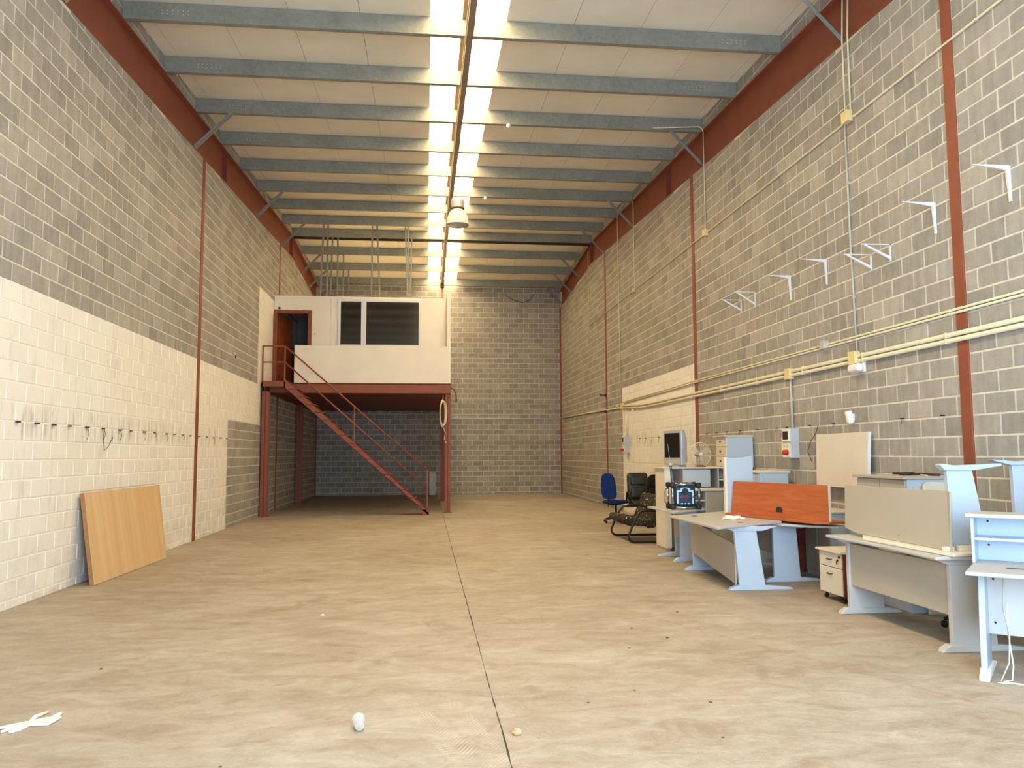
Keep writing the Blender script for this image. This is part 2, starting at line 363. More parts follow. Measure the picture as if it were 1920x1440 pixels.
# ---------------------------------------------------------------- walls of concrete blocks
J = .018; CH = .003; DEP = .005
def block_geo(a0, a1, z0, z1, ztop=None):
    """front frame of one block in (a, depth, z): depth 0 = mortar plane, DEP = proud; ztop(a) clips a sloped top"""
    za, zb = (min(z1, ztop(a0)), min(z1, ztop(a1))) if ztop else (z1, z1)
    if min(za, zb)-z0 < .03: return None
    v = [(a0, -.004, z0), (a1, -.004, z0), (a1, -.004, zb), (a0, -.004, za), (a0+CH, DEP, z0+CH), (a1-CH, DEP, z0+CH), (a1-CH, DEP, zb-CH), (a0+CH, DEP, za-CH)]
    f = [(4, 5, 6, 7), (0, 1, 5, 4), (1, 2, 6, 5), (2, 3, 7, 6), (3, 0, 4, 7)]
    return v, f
def wall_blocks(parent, side, a_min, a_max, zlo, zhi_fn, bays, to_world, flip, holes=()):
    """full blocks that show largest become single bricks, the rest one mesh"""
    cells = []
    for row in range(-1, 42):
        z0 = max(zlo, .09+.2*row+J/2); z1 = .09+.2*row+.2-J/2
        if z1-z0 < .03: continue
        off = 0.0 if (row+20) % 2 == 0 else -.2
        k0 = int(math.floor((a_min-1)/.4))
        for k in range(k0, int((a_max+1)/.4)+2):
            A0, A1 = k*.4+off, k*.4+off+.4
            for (b0, b1) in bays:
                a0 = max(A0+J/2, b0); a1 = min(A1-J/2, b1)
                if a1-a0 < .03: continue
                top = min(zhi_fn(a0), zhi_fn(a1))
                if z0 > top-.03: continue
                full = (abs(a1-a0-(.4-J)) < 1e-4) and z1 < top and abs((z1-z0)-(.2-J)) < 1e-4
                cells.append((a0, a1, z0, z1, full, z1 >= top))
    scored = []
    for i, c in enumerate(cells):
        if not c[4]: continue
        p = vis(to_world((c[0]+c[1])/2, 0, (c[2]+c[3])/2))
        if p and -10 < p[0] < 1930 and -10 < p[1] < 1450:
            if side == 'right' and c[3] < 1.1 and c[0] < 13: continue      # behind the desks
            if side == 'back' and (c[1] < .7): continue
            scored.append((p[2], i))
    scored.sort(); single = set(i for _, i in scored[:300])
    V, F = block_geo(-.2+J/2, .2-J/2, -.1+J/2, .1-J/2)
    me = bpy.data.meshes.new('concrete_block')
    w0 = Vector(to_world(0, 0, 0))
    vv = [tuple(Vector(to_world(*p))-w0) for p in V]
    ff = [q[::-1] for q in F] if flip else F
    me.from_pydata(vv, [], ff); me.materials.append(MAT['b'+side]); me.update()
    mb = MB()
    for i, c in enumerate(cells):
        if i in single:
            o = bpy.data.objects.new('concrete_block', me); COL.objects.link(o); o.parent = parent
            o.location = to_world((c[0]+c[1])/2, random.uniform(-.001, .001), (c[2]+c[3])/2)
        else:
            g = block_geo(c[0], c[1], c[2], c[3], zhi_fn if c[5] else None)
            if g: mb.add([to_world(*p) for p in g[0]], [q[::-1] for q in g[1]] if flip else g[1])
    o = bpy.data.objects.new('concrete_block', bpy.data.meshes.new('concrete_blocks')); o.data.from_pydata(mb.v, [], mb.f)
    o.data.materials.append(MAT['b'+side]); o.data.update(); COL.objects.link(o); o.parent = parent; o['kind'] = 'stuff'
CW = .15
for side, X, sgn in (('left', XL, 1), ('right', XR, -1)):
    w = thing('wall_'+side, {'left': 'long left block wall, white painted below and bare grey above', 'right': 'long right block wall with conduits, bare grey with one white painted patch'}[side], 'wall', kind='structure')
    xo = X-sgn*.25; face = X-sgn*DEP
    # backing slab with mortar, lower part up to the rafter, upper part above it
    MB().prism([(face, YF-.2, -.1), (face, YB, -.1), (face, YB, zrb(YB)), (face, RIDGE, zrb(RIDGE)), (face, YF-.2, zrb(YF-.2))], (xo-face, 0, 0)).build('mortar', 'm'+side, w)
    uf = X-sgn*.03
    MB().prism([(uf, YF-.2, zpb(YF-.2)), (uf, RIDGE, zpb(RIDGE)), (uf, YB, zpb(YB)), (uf, YB, zpb(YB)+.5), (uf, RIDGE, zpb(RIDGE)+.5), (uf, YF-.2, zpb(YF-.2)+.5)], (xo-uf, 0, 0)).build('upper_masonry', 'm'+side, w)
    bays = []
    for i in range(4): bays.append((COLS[i]+CW/2+.012, COLS[i+1]-CW/2-.012))
    tw = (lambda a, d, z, f=face, s=sgn: (f+s*d, a, z))
    wall_blocks(w, side, YF, YB, .002, zrb, bays, tw, sgn < 0)
    # upper strip blocks
    mb = MB(); 
    for row in range(30, 45):
        z0 = .09+.2*row+J/2; z1 = z0+.2-J; off = 0 if row % 2 == 0 else -.2
        for k in range(10, 79):
            a0 = k*.4+off+J/2; a1 = a0+.4-J
            lo_ = max(z0, max(zpb(a0), zpb(a1))+.005); hi_ = min(z1, min(zpb(a0), zpb(a1))+.27)
            if hi_-lo_ < .03: continue
            g = block_geo(a0, a1, lo_, hi_)
            mb.add([(uf+sgn*p[1], p[0], p[2]) for p in g[0]], g[1])
    o = mb.build('concrete_block', 'b'+side, w); o['kind'] = 'stuff'
    for c in COLS[1:4]:
        bx(min(X-sgn*.02, X+sgn*.012), max(X-sgn*.02, X+sgn*.012), c-CW/2, c+CW/2, 0, zrb(c)+.02).build('steel_column', 'rust', w, .003)
        # ragged mortar edges beside the flange
    cy = COLS[4]+.02
    bx(min(X-sgn*.02, X+sgn*.02), max(X-sgn*.02, X+sgn*.02), cy-CW/2, YB-.01, 0, zrb(cy)).build('steel_column', 'rust', w, .003)

# back wall
w = thing('wall_back', 'far end wall of bare grey concrete blocks', 'wall', kind='structure')
fb = YB-.0+DEP
bx(XL-.3, XR+.3, fb, fb+.25, -.1, 8.9).build('mortar', 'mback', w)
wall_blocks(w, 'back', XL, XR, .002, lambda a: 8.28, [(XL, XR)], lambda a, d, z: (a, fb-d, z), False)
# front wall with the loading door opening (behind the camera)
w = thing('wall_front', 'front wall with the open loading door behind the camera', 'wall', kind='structure')
bx(XL-.3, -1.0, YF-.3, YF, -.1, 7.2).build('wall_pier', 'mback', w)
bx(4.2, XR+.3, YF-.3, YF, -.1, 7.2).build('wall_pier', 'mback', w)
bx(-1.0, 4.2, YF-.3, YF, 4.5, 7.2).build('lintel_wall', 'mback', w)

# ---------------------------------------------------------------- ceiling: purlins, rafters, lining panels, skylights
ce = thing('ceiling', 'roof of cream lining panels on galvanised purlins with a central skylight strip', 'ceiling', kind='structure')
xs_l = [.03-1.0*k for k in range(0, 5)]; xs_l[-1] = -3.97; xs_l.append(XL-.02)
xs_r = [1.12+1.0*k for k in range(0, 5)]; xs_r.append(XR+.02)
OFF = .262; TH = .05
def sheet(x0, x1, y0, y1, name, mat, dz=0):
    z0, z1 = zpb(y0)+OFF+dz, zpb(y1)+OFF+dz
    MB().prism([(x0, y0, z0), (x1, y0, z0), (x1, y1, z1), (x0, y1, z1)], (0, 0, TH)).build(name, mat, ce)
for (ya, yb) in ((YF-.2, RIDGE), (RIDGE, YB+.1)):
    for L_ in (xs_l[::-1], xs_r):
        for a, b in zip(L_[:-1], L_[1:]): sheet(a+.003, b-.003, ya, yb, 'ceiling_panel', 'lining')
    # above: outer weather sheet closes the gaps
    z0, z1 = zpb(ya)+OFF+.07, zpb(yb)+OFF+.07
    for (a, b) in ((XL-.2, .02), (1.13, XR+.2)):
        MB().prism([(a, ya, z0), (b, ya, z0), (b, yb, z1), (a, yb, z1)], (0, 0, .03)).build('roof_sheet', 'galv', ce)
    sheet(.485, .645, ya, yb, 'ridge_strip', 'flash', -.01)
# skylight sheets, one per bay between purlins
yy = sorted(PURL+[YF-.2, YB+.05])
for a, b in zip(yy[:-1], yy[1:]):
    if b-a < .1: continue
    for (x0, x1) in ((.034, .48), (.65, 1.116)):
        if b <= RIDGE+.01 or a >= RIDGE-.01: sheet(x0, x1, a+.004, b-.004, 'skylight_panel', 'sky', .02)
for yp in PURL:
    z = zpb(yp)
    m_ = MB(); h = .25; fl_ = .07
    m_.box(XL-.02, XR+.02, yp-.0125, yp+.0, z, z+h); m_.box(XL-.02, XR+.02, yp, yp+fl_, z, z+.006); m_.box(XL-.02, XR+.02, yp, yp+fl_, z+h-.006, z+h)
    m_.box(XL-.02, XR+.02, yp+fl_-.006, yp+fl_, z, z+.025)
    m_.build('purlin', 'galv', ce)
# dark ridge tie under the ridge purlin
bx(XL, XR, RIDGE+.1, RIDGE+.16, zpb(RIDGE)-.06, zpb(RIDGE)+.02).build('ridge_tie', 'dark', ce)
for X, s in ((XL, 1), (XR, -1)):
    for (ya, yb) in ((YF-.2, RIDGE), (RIDGE, YB)):
        m_ = MB(); web = X-s*.09
        m_.prism([(web, ya, zrb(ya)), (web, yb, zrb(yb)), (web, yb, zpb(yb)), (web, ya, zpb(ya))], (-s*.02, 0, 0))
        for zf, dz in ((zrb, .0), (zpb, -.02)):
            m_.prism([(web, ya, zf(ya)+dz), (X+s*.004, ya, zf(ya)+dz), (X+s*.004, ya, zf(ya)+dz+.02), (web, ya, zf(ya)+dz+.02)], (0, yb-ya, zf(yb)-zf(ya)))
        m_.build('rafter', 'rust', ce)
    for c in (9.0 if False else 16.7, 24.9, 7.25):
        if c == 7.25: continue
        bx(min(X-s*.09, X), max(X-s*.09, X), c-.008, c+.008, zrb(c)+.02, zpb(c)-.02).build('stiffener', 'rust2', ce)
    for yb_ in (9.24, 14.44, 19.66, 23.14, 26.7, 28.5, 30.35):
        a = Vector((X+s*.66, yb_-.03, zpb(yb_)+.03)); b = Vector((X-s*.01, yb_-.03, zrb(yb_)+.03))
        d = (b-a).normalized(); n_ = Vector((0, 1, 0)); q = d.cross(n_)
        m_ = MB(); m_.prism([a+q*.03, a-q*.03, a-q*.03+n_*.004, a+q*.03+n_*.004], b-a); m_.prism([a+q*.03, a+q*.026, a+q*.026+n_*.05, a+q*.03+n_*.05], b-a)
        m_.build('brace', 'galv', ce)
# bolt dots on purlin ends
for yp in PURL[5:10]:
    m_ = MB()
    for side_ in (XL+.5, XR-.9):
        for i in range(2):
            for k in range(6): m_.box(side_+k*.07, side_+k*.07+.008, yp-.016, yp-.012, zpb(yp)+.09+i*.05, zpb(yp)+.098+i*.05)
    o = m_.build('bolt', 'plastic_w', ce); o['kind'] = 'stuff'

# central tray hanging under the purlins, its cable and the drop pipe
tr_ = thing('cable_tray', 'brown cable tray running under the purlins along the skylight strip', 'cable tray', (.56, 14, 7.6))
m_ = MB()
for (ya, yb) in ((YF+.1, RIDGE), (RIDGE, 29.9)):
    for (x0, x1, za, zb_) in ((.545, .635, -.02, -.01), (.545, .55, -.02, -.065), (.63, .635, -.02, -.065), (.545, .635, -.065, -.06)):
        z0, z1 = min(za, zb_), max(za, zb_)
        m_.prism([(x0, ya, zpb(ya)+z0), (x1, ya, zpb(ya)+z0), (x1, ya, zpb(ya)+z1), (x0, ya, zpb(ya)+z1)], (0, yb-ya, zpb(yb)-zpb(ya)))
m_.build('tray_channel', 'tray', tr_)
MB().tube([(.53, YF+.1, zpb(YF+.1)-.03), (.53, RIDGE, zpb(RIDGE)-.03), (.53, 29.9, zpb(29.9)-.03)], .011, 6).build('conduit', 'cream', tr_)
o = bx(.5, .64, 29.85, 30.05, zpb(30)-.2, zpb(30)).build('end_box', 'black', tr_, .005); tag(o, 'black end box')
tag(MB().tube([(.57, 29.95, zpb(30)-.2), (.57, 29.95, 5.88)], .03, 8).build('drop_pipe', 'red', tr_, smooth=True), 'orange drop pipe')

# ---------------------------------------------------------------- mezzanine, office, stairs
mz = thing('mezzanine', 'red oxide steel mezzanine platform on four columns carrying the white office', 'mezzanine', (-1.8, 21.2, 0), kind='thing')
def ibeam_v(x0, x1, y0, y1, z0, z1):
    m_ = MB(); ft = .012; m_.box(x0, x1, y0, y0+ft, z0, z1); m_.box(x0, x1, y1-ft, y1, z0, z1); xm = (x0+x1)/2; m_.box(xm-.006, xm+.006, y0, y1, z0, z1); return m_
for (x0, x1, y0) in ((-4.14, -3.96, 20.62), (.49, .64, 21.25), (-4.12, -3.95, 26.0), (.47, .62, 26.6)):
    ibeam_v(x0, x1, y0, y0+.16, 0, 3.14).build('column', 'rust', mz, .002)
    bx(x0-.04, x1+.04, y0-.04, y0+.2, 0, .012).build('base_plate', 'rust', mz)
def ibeam_h(p0, p1, y0, y1, z0, z1, axis='x'):
    m_ = MB(); ft = .014
    if axis == 'x':
        m_.box(p0, p1, y0, y1, z0, z0+ft); m_.box(p0, p1, y0, y1, z1-ft, z1); m_.box(p0, p1, y0, y0+.012, z0, z1)
    else:
        m_.box(p0, p1, y0, y1, z0, z0+ft); m_.box(p0, p1, y0, y1, z1-ft, z1); xm = (p0+p1)/2; m_.box(xm-.006, xm+.006, y0, y1, z0, z1)
    return m_
ibeam_h(XL+.02, .64, 21.2, 21.36, 3.14, 3.395).build('edge_beam', 'rust', mz, .002)
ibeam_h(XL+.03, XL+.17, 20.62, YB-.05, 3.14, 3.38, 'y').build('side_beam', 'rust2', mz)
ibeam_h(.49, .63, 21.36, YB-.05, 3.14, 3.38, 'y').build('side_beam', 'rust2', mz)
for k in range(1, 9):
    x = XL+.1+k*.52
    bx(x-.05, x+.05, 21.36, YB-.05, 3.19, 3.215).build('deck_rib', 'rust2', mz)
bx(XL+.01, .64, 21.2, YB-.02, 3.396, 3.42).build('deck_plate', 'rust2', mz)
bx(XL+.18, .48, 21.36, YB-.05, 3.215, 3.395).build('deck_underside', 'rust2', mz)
# landing
m_ = MB(); m_.box(XL+.03, -3.56, 20.52, 20.55, 3.26, 3.39); m_.box(-3.59, -3.56, 20.52, 21.2, 3.26, 3.39); m_.box(XL+.03, XL+.06, 20.52, 21.2, 3.26, 3.39)
m_.box(XL+.03, -3.56, 20.52, 21.2, 3.385, 3.395); m_.build('landing', 'rust', mz, .002)
m_ = MB(); r_ = .018
for (x, z0) in ((XL+.05, 3.3), (-3.575, 3.3)): m_.box(x-r_, x+r_, 20.52, 20.556, z0, 4.31)
for z in (4.27, 3.86): m_.box(XL+.05, -3.575, 20.52, 20.556, z, z+.036)
m_.build('landing_rail', 'rust', mz, .003)
# brown hose end and cable coil at the right column
tag(MB().tube([(.64, 21.3, 3.3), (.74, 21.28, 3.27), (.79, 21.27, 3.12), (.79, 21.27, 2.93)], .022, 8).build('hose', 'brown', mz, smooth=True), 'bent brown hose end')
cc = thing('cable_coil', 'coil of pale cable hanging on the right mezzanine column', 'cable', (.44, 21.24, 2.6))
for k in range(4):
    MB().tube([(.42+.07*math.cos(a)*(1+.1*k)+.01*k, 21.2-.012*k, 2.62+.36*math.sin(a)*(1-.04*k)) for a in [2*PI*i/20 for i in range(20)]], .013, 6, True).build('loop', 'cream', cc, smooth=True)
MB().tube([(.43, 21.2, 2.3), (.5, 21.18, 2.1), (.47, 21.18, 1.95), (.53, 21.18, 1.82)], .01, 6).build('cable_tail', 'cream', cc)
MB().tube([(.43, 21.2, 2.95), (.44, 21.2, 3.1)], .01, 6).build('hanger', 'cream', cc)

of = thing('office', 'white plastered office box on top of the mezzanine', 'office', (-1.8, 22.1, 3.42), kind='thing')
YO = 22.1; ZT = 5.87
m_ = MB()    # front wall with door and window openings
m_.box(XL+.01, -4.11, YO, YO+.1, 3.42, ZT); m_.box(-4.11, -3.17, YO, YO+.1, 5.48, ZT); m_.box(-3.17, -2.45, YO, YO+.1, 3.42, ZT)
m_.box(-2.45, -.15, YO, YO+.1, 3.42, 4.5); m_.box(-2.45, -.15, YO, YO+.1, 5.84, ZT); m_.box(-.15, .53, YO, YO+.1, 3.42, ZT)
m_.build('front_wall', 'plaster', of)
bx(.53, .635, 21.2, YB-.03, 3.42, 5.86).build('side_wall', 'plaster', of)
bx(-3.45, .53, 21.2, 21.3, 3.42, 4.41).build('parapet', 'plaster', of)
bx(XL+.01, .64, YO, YB-.03, 5.87, 5.9).build('office_roof', 'plaster', of)
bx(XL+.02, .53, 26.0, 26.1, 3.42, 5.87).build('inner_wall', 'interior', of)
bx(XL+.06, -.5, YO+2.5, YO+2.55, 3.42, 4.6).build('inner_counter', 'cherry_dark', of)
bx(-3.07, -3.05, YO-.02, YO, 4.83, 4.86).build('door_bell', 'black', of)
bx(-2.64, -2.635, YO-.004, YO, 4.42, ZT).build('panel_seam', 'panel', of)
MB().tube([(-4.02, YO-.02, 5.52), (-4.02, YO-.03, 5.58)], .025, 8).build('small_sensor', 'black', of)
# metal studs between the office roof and the purlins
SW = .024
studs = [(607, 23.14, 0.12), (615, 23.14, .0), (624, 24.9, .1), (634, 24.9, 0), (645, 26.7, 0), (655, 28.5, 0), (698, 23.14, 0), (707, 23.3, -.18), (760, 23.14, -.15), (765, 23.25, -.1), (772, 24.9, .05)]
def px2x(px, Y):   # X on the plane Y for a picture column (near the horizon row 440)
    d = fw+(px-960)/1491.58*rt-(450-720)/1491.58*up; return d.x*Y/d.y
for px, Y, ln in studs:
    xt = px2x(px, Y); z1 = zpb(Y); xb = xt-ln*.6
    m_ = MB()
    for (dx0, dx1, dy0, dy1) in ((-SW, SW, 0, .003), (-SW, -SW+.003, 0, .04), (SW-.003, SW, 0, .04)):
        m_.prism([(xb+dx0, Y-.06+dy0, 5.9), (xb+dx1, Y-.06+dy0, 5.9), (xb+dx1, Y-.06+dy1, 5.9), (xb+dx0, Y-.06+dy1, 5.9)], (xt-xb, 0, z1-5.9))
    m_.build('metal_stud', 'galv', of)

wi = thing('window_1', 'white framed office window with a narrow and a wide dark pane', 'window', (-1.3, YO, 4.5), kind='structure')
m_ = MB(); y0, y1 = YO-.03, YO+.06
for b in ((-2.45, -2.37, 4.5, 5.84), (-.23, -.15, 4.5, 5.84), (-2.37, -.23, 4.5, 4.56), (-2.37, -.23, 5.76, 5.84), (-1.81, -1.67, 4.56, 5.76)):
    m_.box(b[0], b[1], y0, y1, b[2], b[3])
m_.build('window_frame', 'white_metal', wi, .006)
bx(-2.37, -1.81, YO+.01, YO+.016, 4.56, 5.76).build('pane', 'glass', wi)
bx(-1.67, -.23, YO+.01, YO+.016, 4.56, 5.76).build('pane', 'glass', wi)
do = thing('door_1', 'brown wooden office door standing open at the top of the stairs', 'door', (-3.64, YO, 3.42), kind='structure')
m_ = MB(); m_.box(-4.16, -4.06, YO-.06, YO+.1, 3.42, 5.5); m_.box(-3.25, -3.15, YO-.03, YO+.1, 3.42, 5.5); m_.box(-4.06, -3.25, YO-.03, YO+.1, 5.4, 5.5)
m_.build('door_frame', 'door_wood', do, .006)
MD = T(-4.05, YO+.08, 3.43) @ RZ(73)
lf = MB().box(0, .8, -.02, .02, 0, 1.97, MD).build('door_leaf', 'door_wood', do, .004)
MB().box(.7, .78, -.05, .05, .95, 1.05, MD).build('door_handle', 'chrome', lf, .008)
for z in (.2, 1.0, 1.75): MB().box(-.015, .02, -.035, -.02, z, z+.1, MD).build('hinge', 'chrome', lf)

st = thing('staircase', 'red oxide steel staircase with two-bar handrail climbing left to the office landing', 'staircase', (-.05, 20.6, 0))
x_t, z_t, x_b = -3.56, 3.34, .06
sl = z_t/(x_b-x_t)
for y in (20.55, 21.12):
    s_ = MB(); hh = .115
    for (o0, o1, yy0, yy1) in ((-hh, hh, 0, .008), (-hh, -hh+.01, 0, .045), (hh-.01, hh, 0, .045)):
        s_.prism([(x_t, y+yy0, z_t+o0), (x_b, y+yy0, 0+o0 if o0 > 0 else .0+max(o0, -0)), (x_b, y+yy0, 0+o1 if o1 > 0 else .012), (x_t, y+yy0, z_t+o1)], (0, yy1-yy0, 0))
    s_.build('stringer', 'rust', st)
    bx(x_b-.16, x_b+.02, y, y+.05, 0, .14).build('foot_plate', 'rust', st)
n = 16
for k in range(n):
    z = 3.34*(k+1)/(n+1); x = x_b-(z/sl)
    bx(x-.13, x+.13, 20.55, 21.17, z+.045, z+.06).build('tread', 'rust', st, .002)
MB().tube([(-3.575, 20.54, 4.29), (.03, 20.54, 1.13)], .02, 8).build('handrail', 'rust', st, smooth=True)
MB().tube([(-3.575, 20.54, 3.88), (.03, 20.54, .66)], .02, 8).build('mid_rail', 'rust', st, smooth=True)
for x in (-1.82, .03):
    zt = 4.29-(x+3.575)*(3.16/3.605)
    bx(x-.018, x+.018, 20.52, 20.556, max(.02, (x_b-x)*sl+.05), zt+.01).build('baluster', 'rust', st, .003)
tag(bx(.12, .36, YB-.12, YB-.09, .0, .86).build('white_board', 'white_metal'), 'small white board standing against the far wall under the mezzanine', 'board')

# ---------------------------------------------------------------- conduits and boxes on the right wall
XW = XR
def conduit(label, pts, r, mat='cream', clips=(), name='conduit', group=None):
    o = thing(name, label, 'conduit', pts[0], group=group)
    MB().tube(pts, r, 8).build('pipe', mat, o, smooth=True)
    for c in clips: bx(c[0]-r*1.2, XW, c[1]-.008, c[1]+.008, c[2]-r*1.15, c[2]+r*1.15).build('clip', mat, o)
    return o
def clipsY(y0, y1, z, dy=1.3, x=XW-.02):
    out = []; y = y0
    while y < y1: out.append((x, y, z)); y += dy
    return out
conduit('long thin cream conduit running high along the right wall', [(XW-.02, 0, 5.68), (XW-.02, 25.2, 5.68)], .011, 'cream', clipsY(6.8, 25, 5.68, 2.2))
for k, z in enumerate((2.915, 2.95)):
    conduit(('lower' if k == 0 else 'upper')+' tube of the slim conduit pair above the thick pair on the right wall', [(XW-.02, 0, z), (XW-.02, 14.8, z), (XW-.035, 15.05, z+.0), (XW-.02, 17, z-.02), (XW-.02, 20.75, z-.04)], .013, 'cream', clipsY(5.5, 20, z, 1.9))
for k, z in enumerate((2.645, 2.705)):
    conduit(('lower' if k == 0 else 'upper')+' tube of the thick cream conduit pair on the right wall', [(XW-.03, 0, z), (XW-.03, 18.2, z), (XW-.03, 19.2, z+.02), (XW-.03, 20.75, z+.1)], .024, 'cream', clipsY(5.9, 20, z, 1.55, XW-.03))
conduit('cream conduit on the far part of the right wall below the black brackets', [(XW-.02, 20.9, 2.77), (XW-.02, 25, 2.85), (XW-.02, YB-.1, 2.93)], .02, 'cream', clipsY(21.5, 30, 2.85, 3))
conduit('thin white conduit across the far back wall', [(.7, YB-.03, 2.93), (XW-.02, YB-.03, 2.91)], .014, 'white_metal')
for k, y in enumerate((9.07, 9.2)):
    conduit(('nearer' if k == 0 else 'farther')+' of two pale tubes rising from the high junction box to the roof', [(XW-.02, y, 5.76), (XW-.02, y, zrb(y)+.05), (XW+.01, y, zpb(y)-.05)], .011, 'cream', [(XW-.02, y, 6.3)])
conduit('pale vertical conduit between the high and low junction boxes', [(XW-.02, 9.22, 5.68), (XW-.02, 9.2, 4.0), (XW-.02, 9.16, 2.76)], .013, 'grey_c', [(XW-.02, 9.2, 4.9), (XW-.02, 9.2, 4.1), (XW-.02, 9.18, 3.45)])
conduit('bent tube from the second high junction box up to a purlin', [(XW-.02, 14.27, 5.68), (XW-.02, 14.27, 7.66)]+arc((XW-.12, 14.27, 7.66), (1, 0, 0), (0, 0, 1), .1, 0, 90, 5)+[(XW-1.0, 14.27, 7.70)], .011, 'cream')
conduit('vertical tube dropping from the roof to the high conduit behind the second column', [(XW-.02, 19.46, 5.68), (XW-.02, 19.46, 7.98)], .012, 'cream')
conduit('tall vertical tube from the roof down to the white painted patch', [(XW-.02, 21.1, 2.85), (XW-.02, 21.15, 8.1)], .012, 'cream')
conduit('farthest vertical tube dropping from the ridge', [(XW-.02, 25.2, 5.66), (XW-.02, 25.2, 8.15)], .012, 'cream')
conduit('vertical grey conduit down to the electrical panel', [(XW-.03, 10.95, 2.62), (XW-.03, 10.93, 1.86)], .018, 'grey_c', [(XW-.03, 10.94, 2.3)])
conduit('vertical tube down to the far switch box', [(XW-.03, 20.4, 2.55), (XW-.03, 20.4, 2.0)], .018, 'cream')
def jbox(label, y, z, s=.12, mat='box'):
    o = thing('junction_box', label, 'junction box', (XW, y, z))
    bx(XW-.07, XW, y-s/2, y+s/2, z-s/2, z+s/2).build('box_body', mat, o, .004)
    bx(XW-.078, XW-.07, y-s/2-.003, y+s/2+.003, z-s/2-.003, z+s/2+.003).build('lid', mat, o, .002)
jbox('cream junction box high on the right wall below two tubes', 9.13, 5.72, .14)
jbox('small cream junction box high on the wall at the bent tube', 14.25, 5.68, .12)
jbox('cream junction box on the thick pair above the emergency light', 9.2, 2.69, .15)
jbox('yellowed junction box above the electrical panel', 10.97, 2.67, .15)
jbox('small pale box on the slim conduit pair', 9.92, 2.95, .1, 'grey_c')
jbox('far cream junction box where the conduit pairs end', 20.82, 2.8, .16)
jbox('tiny junction box on the high conduit below the roof tube', 19.46, 5.66, .08)
e = thing('emergency_light', 'white oblong emergency light on the right wall under the conduits', 'light', (XW, 9.15, 2.55))
bx(XW-.03, XW, 9.0, 9.3, 2.5, 2.62).build('back_plate', 'white_metal', e, .008)
MB().rbox(XW-.1, XW-.02, 9.02, 9.28, 2.51, 2.61, .035).build('diffuser', 'plastic_w', e, smooth=True)
e = thing('motion_sensor', 'white tilted motion sensor on the right wall above the cream board', 'sensor', (XW, 9.33, 1.97))
MB().rbox(-.05, .03, -.035, .035, -.08, .08, .02, T(XW-.04, 9.34, 1.97) @ RY(-12)).build('sensor_body', 'plastic_w', e, smooth=True)
bx(XW-.02, XW, 9.31, 9.37, 1.93, 2.01).build('bracket', 'plastic_w', e)
# electrical panel with meter window, sockets
def epanel(label, y, z0, z1, far=False):
    e = thing('electrical_panel', label, 'electrical panel', (XW, y, z0))
    x1 = XW-.13
    bx(x1, XW, y-.13, y+.13, z0, z1).build('housing', 'greydet', e, .006)
    bx(x1-.012, x1, y-.12, y+.12, z0+(z1-z0)*.55, z1-.01).build('breaker_window', 'plastic_w', e, .004)
    bx(x1-.016, x1-.012, y-.07, y+.09, z0+(z1-z0)*.63, z1-.04).build('window_pane', 'dark', e)
    bx(x1-.01, x1, y-.12, y+.12, z0+.01, z0+(z1-z0)*.48).build('socket_plate', 'plastic_w', e, .004)
    for yy_ in (-.06, .04): bx(x1-.02, x1-.01, y+yy_-.03, y+yy_+.03, z0+.16, z0+.22).build('small_socket', 'cream', e, .004)
    MB().lathe([(.0, .07), (.035, .065), (.04, 0)], 14, T(x1-.01, y-.04, z0+.08) @ RY(-90)).build('round_socket', 'red', e, smooth=True)
    bx(x1+.05, XW, y+.15, y+.28, z0+.1, z0+.3).build('switch_box', 'cream', e, .004)
    bx(x1+.045, x1+.05, y+.19, y+.22, z0+.2, z0+.23).build('switch', 'dark', e)
epanel('grey electrical panel with a red round socket beside the cream board', 10.93, 1.46, 1.88)
epanel('far electrical panel with a red socket on the white painted patch', 20.45, 1.55, 2.0)
# brackets for shelves
def bracket_arm(label, y, z, drop, reach=.36, group='white shelf brackets on the right wall'):
    o = thing('shelf_bracket', label, 'shelf bracket', (XW, y, z), group=group)
    MB().prism([(XW-.006, y-.012, z), (XW-.006, y-.012, z-drop), (XW-.012, y-.012, z-drop), (XW-.035, y-.012, z-.04), (XW-reach*.5, y-.012, z-.018), (XW-reach, y-.012, z-.002), (XW-reach, y-.012, z+.006), (XW-.006, y-.012, z+.006)], (0, .024, 0)).build('bracket_body', 'white_metal', o, .002)
    bx(XW-.008, XW+.0, y-.018, y+.018, z-drop, z).build('wall_plate', 'white_metal', o)
def bracket_tri(label, y, z, drop, reach=.3):
    o = thing('shelf_bracket', label, 'shelf bracket', (XW, y, z), group='white shelf brackets on the right wall')
    bx(XW-.012, XW, y-.014, y+.014, z-drop, z).build('wall_plate', 'white_metal', o)
    bx(XW-reach, XW, y-.014, y+.014, z-.012, z).build('arm', 'white_metal', o)
    MB().prism([(XW-reach+.01, y-.012, z-.012), (XW-reach+.05, y-.012, z-.012), (XW-.008, y-.012, z-drop*.72), (XW-.008, y-.012, z-drop*.72-.035)], (0, .024, 0)).build('diagonal', 'white_metal', o)
bracket_arm('nearest white shelf bracket, tapered arm right of the wide red column', 6.51, 4.12, .33)
bracket_arm('tapered white shelf bracket just left of the wide red column', 7.58, 4.12, .33)
bracket_tri('triangular white shelf bracket, right one of the close pair', 8.4, 3.9, .2, .34)
bracket_tri('triangular white shelf bracket, left one of the close pair beside the conduit', 8.79, 3.88, .2, .34)
bracket_arm('tapered white shelf bracket left of the close triangular pair', 9.85, 4.08, .34)
bracket_arm('tapered white shelf bracket between the farthest pair and the middle one', 10.9, 4.1, .36, .34)
bracket_tri('triangular white shelf bracket, right one of the farthest pair', 12.15, 4.12, .26, .34)
bracket_tri('triangular white shelf bracket, farthest one near the second column', 12.72, 4.1, .22, .34)
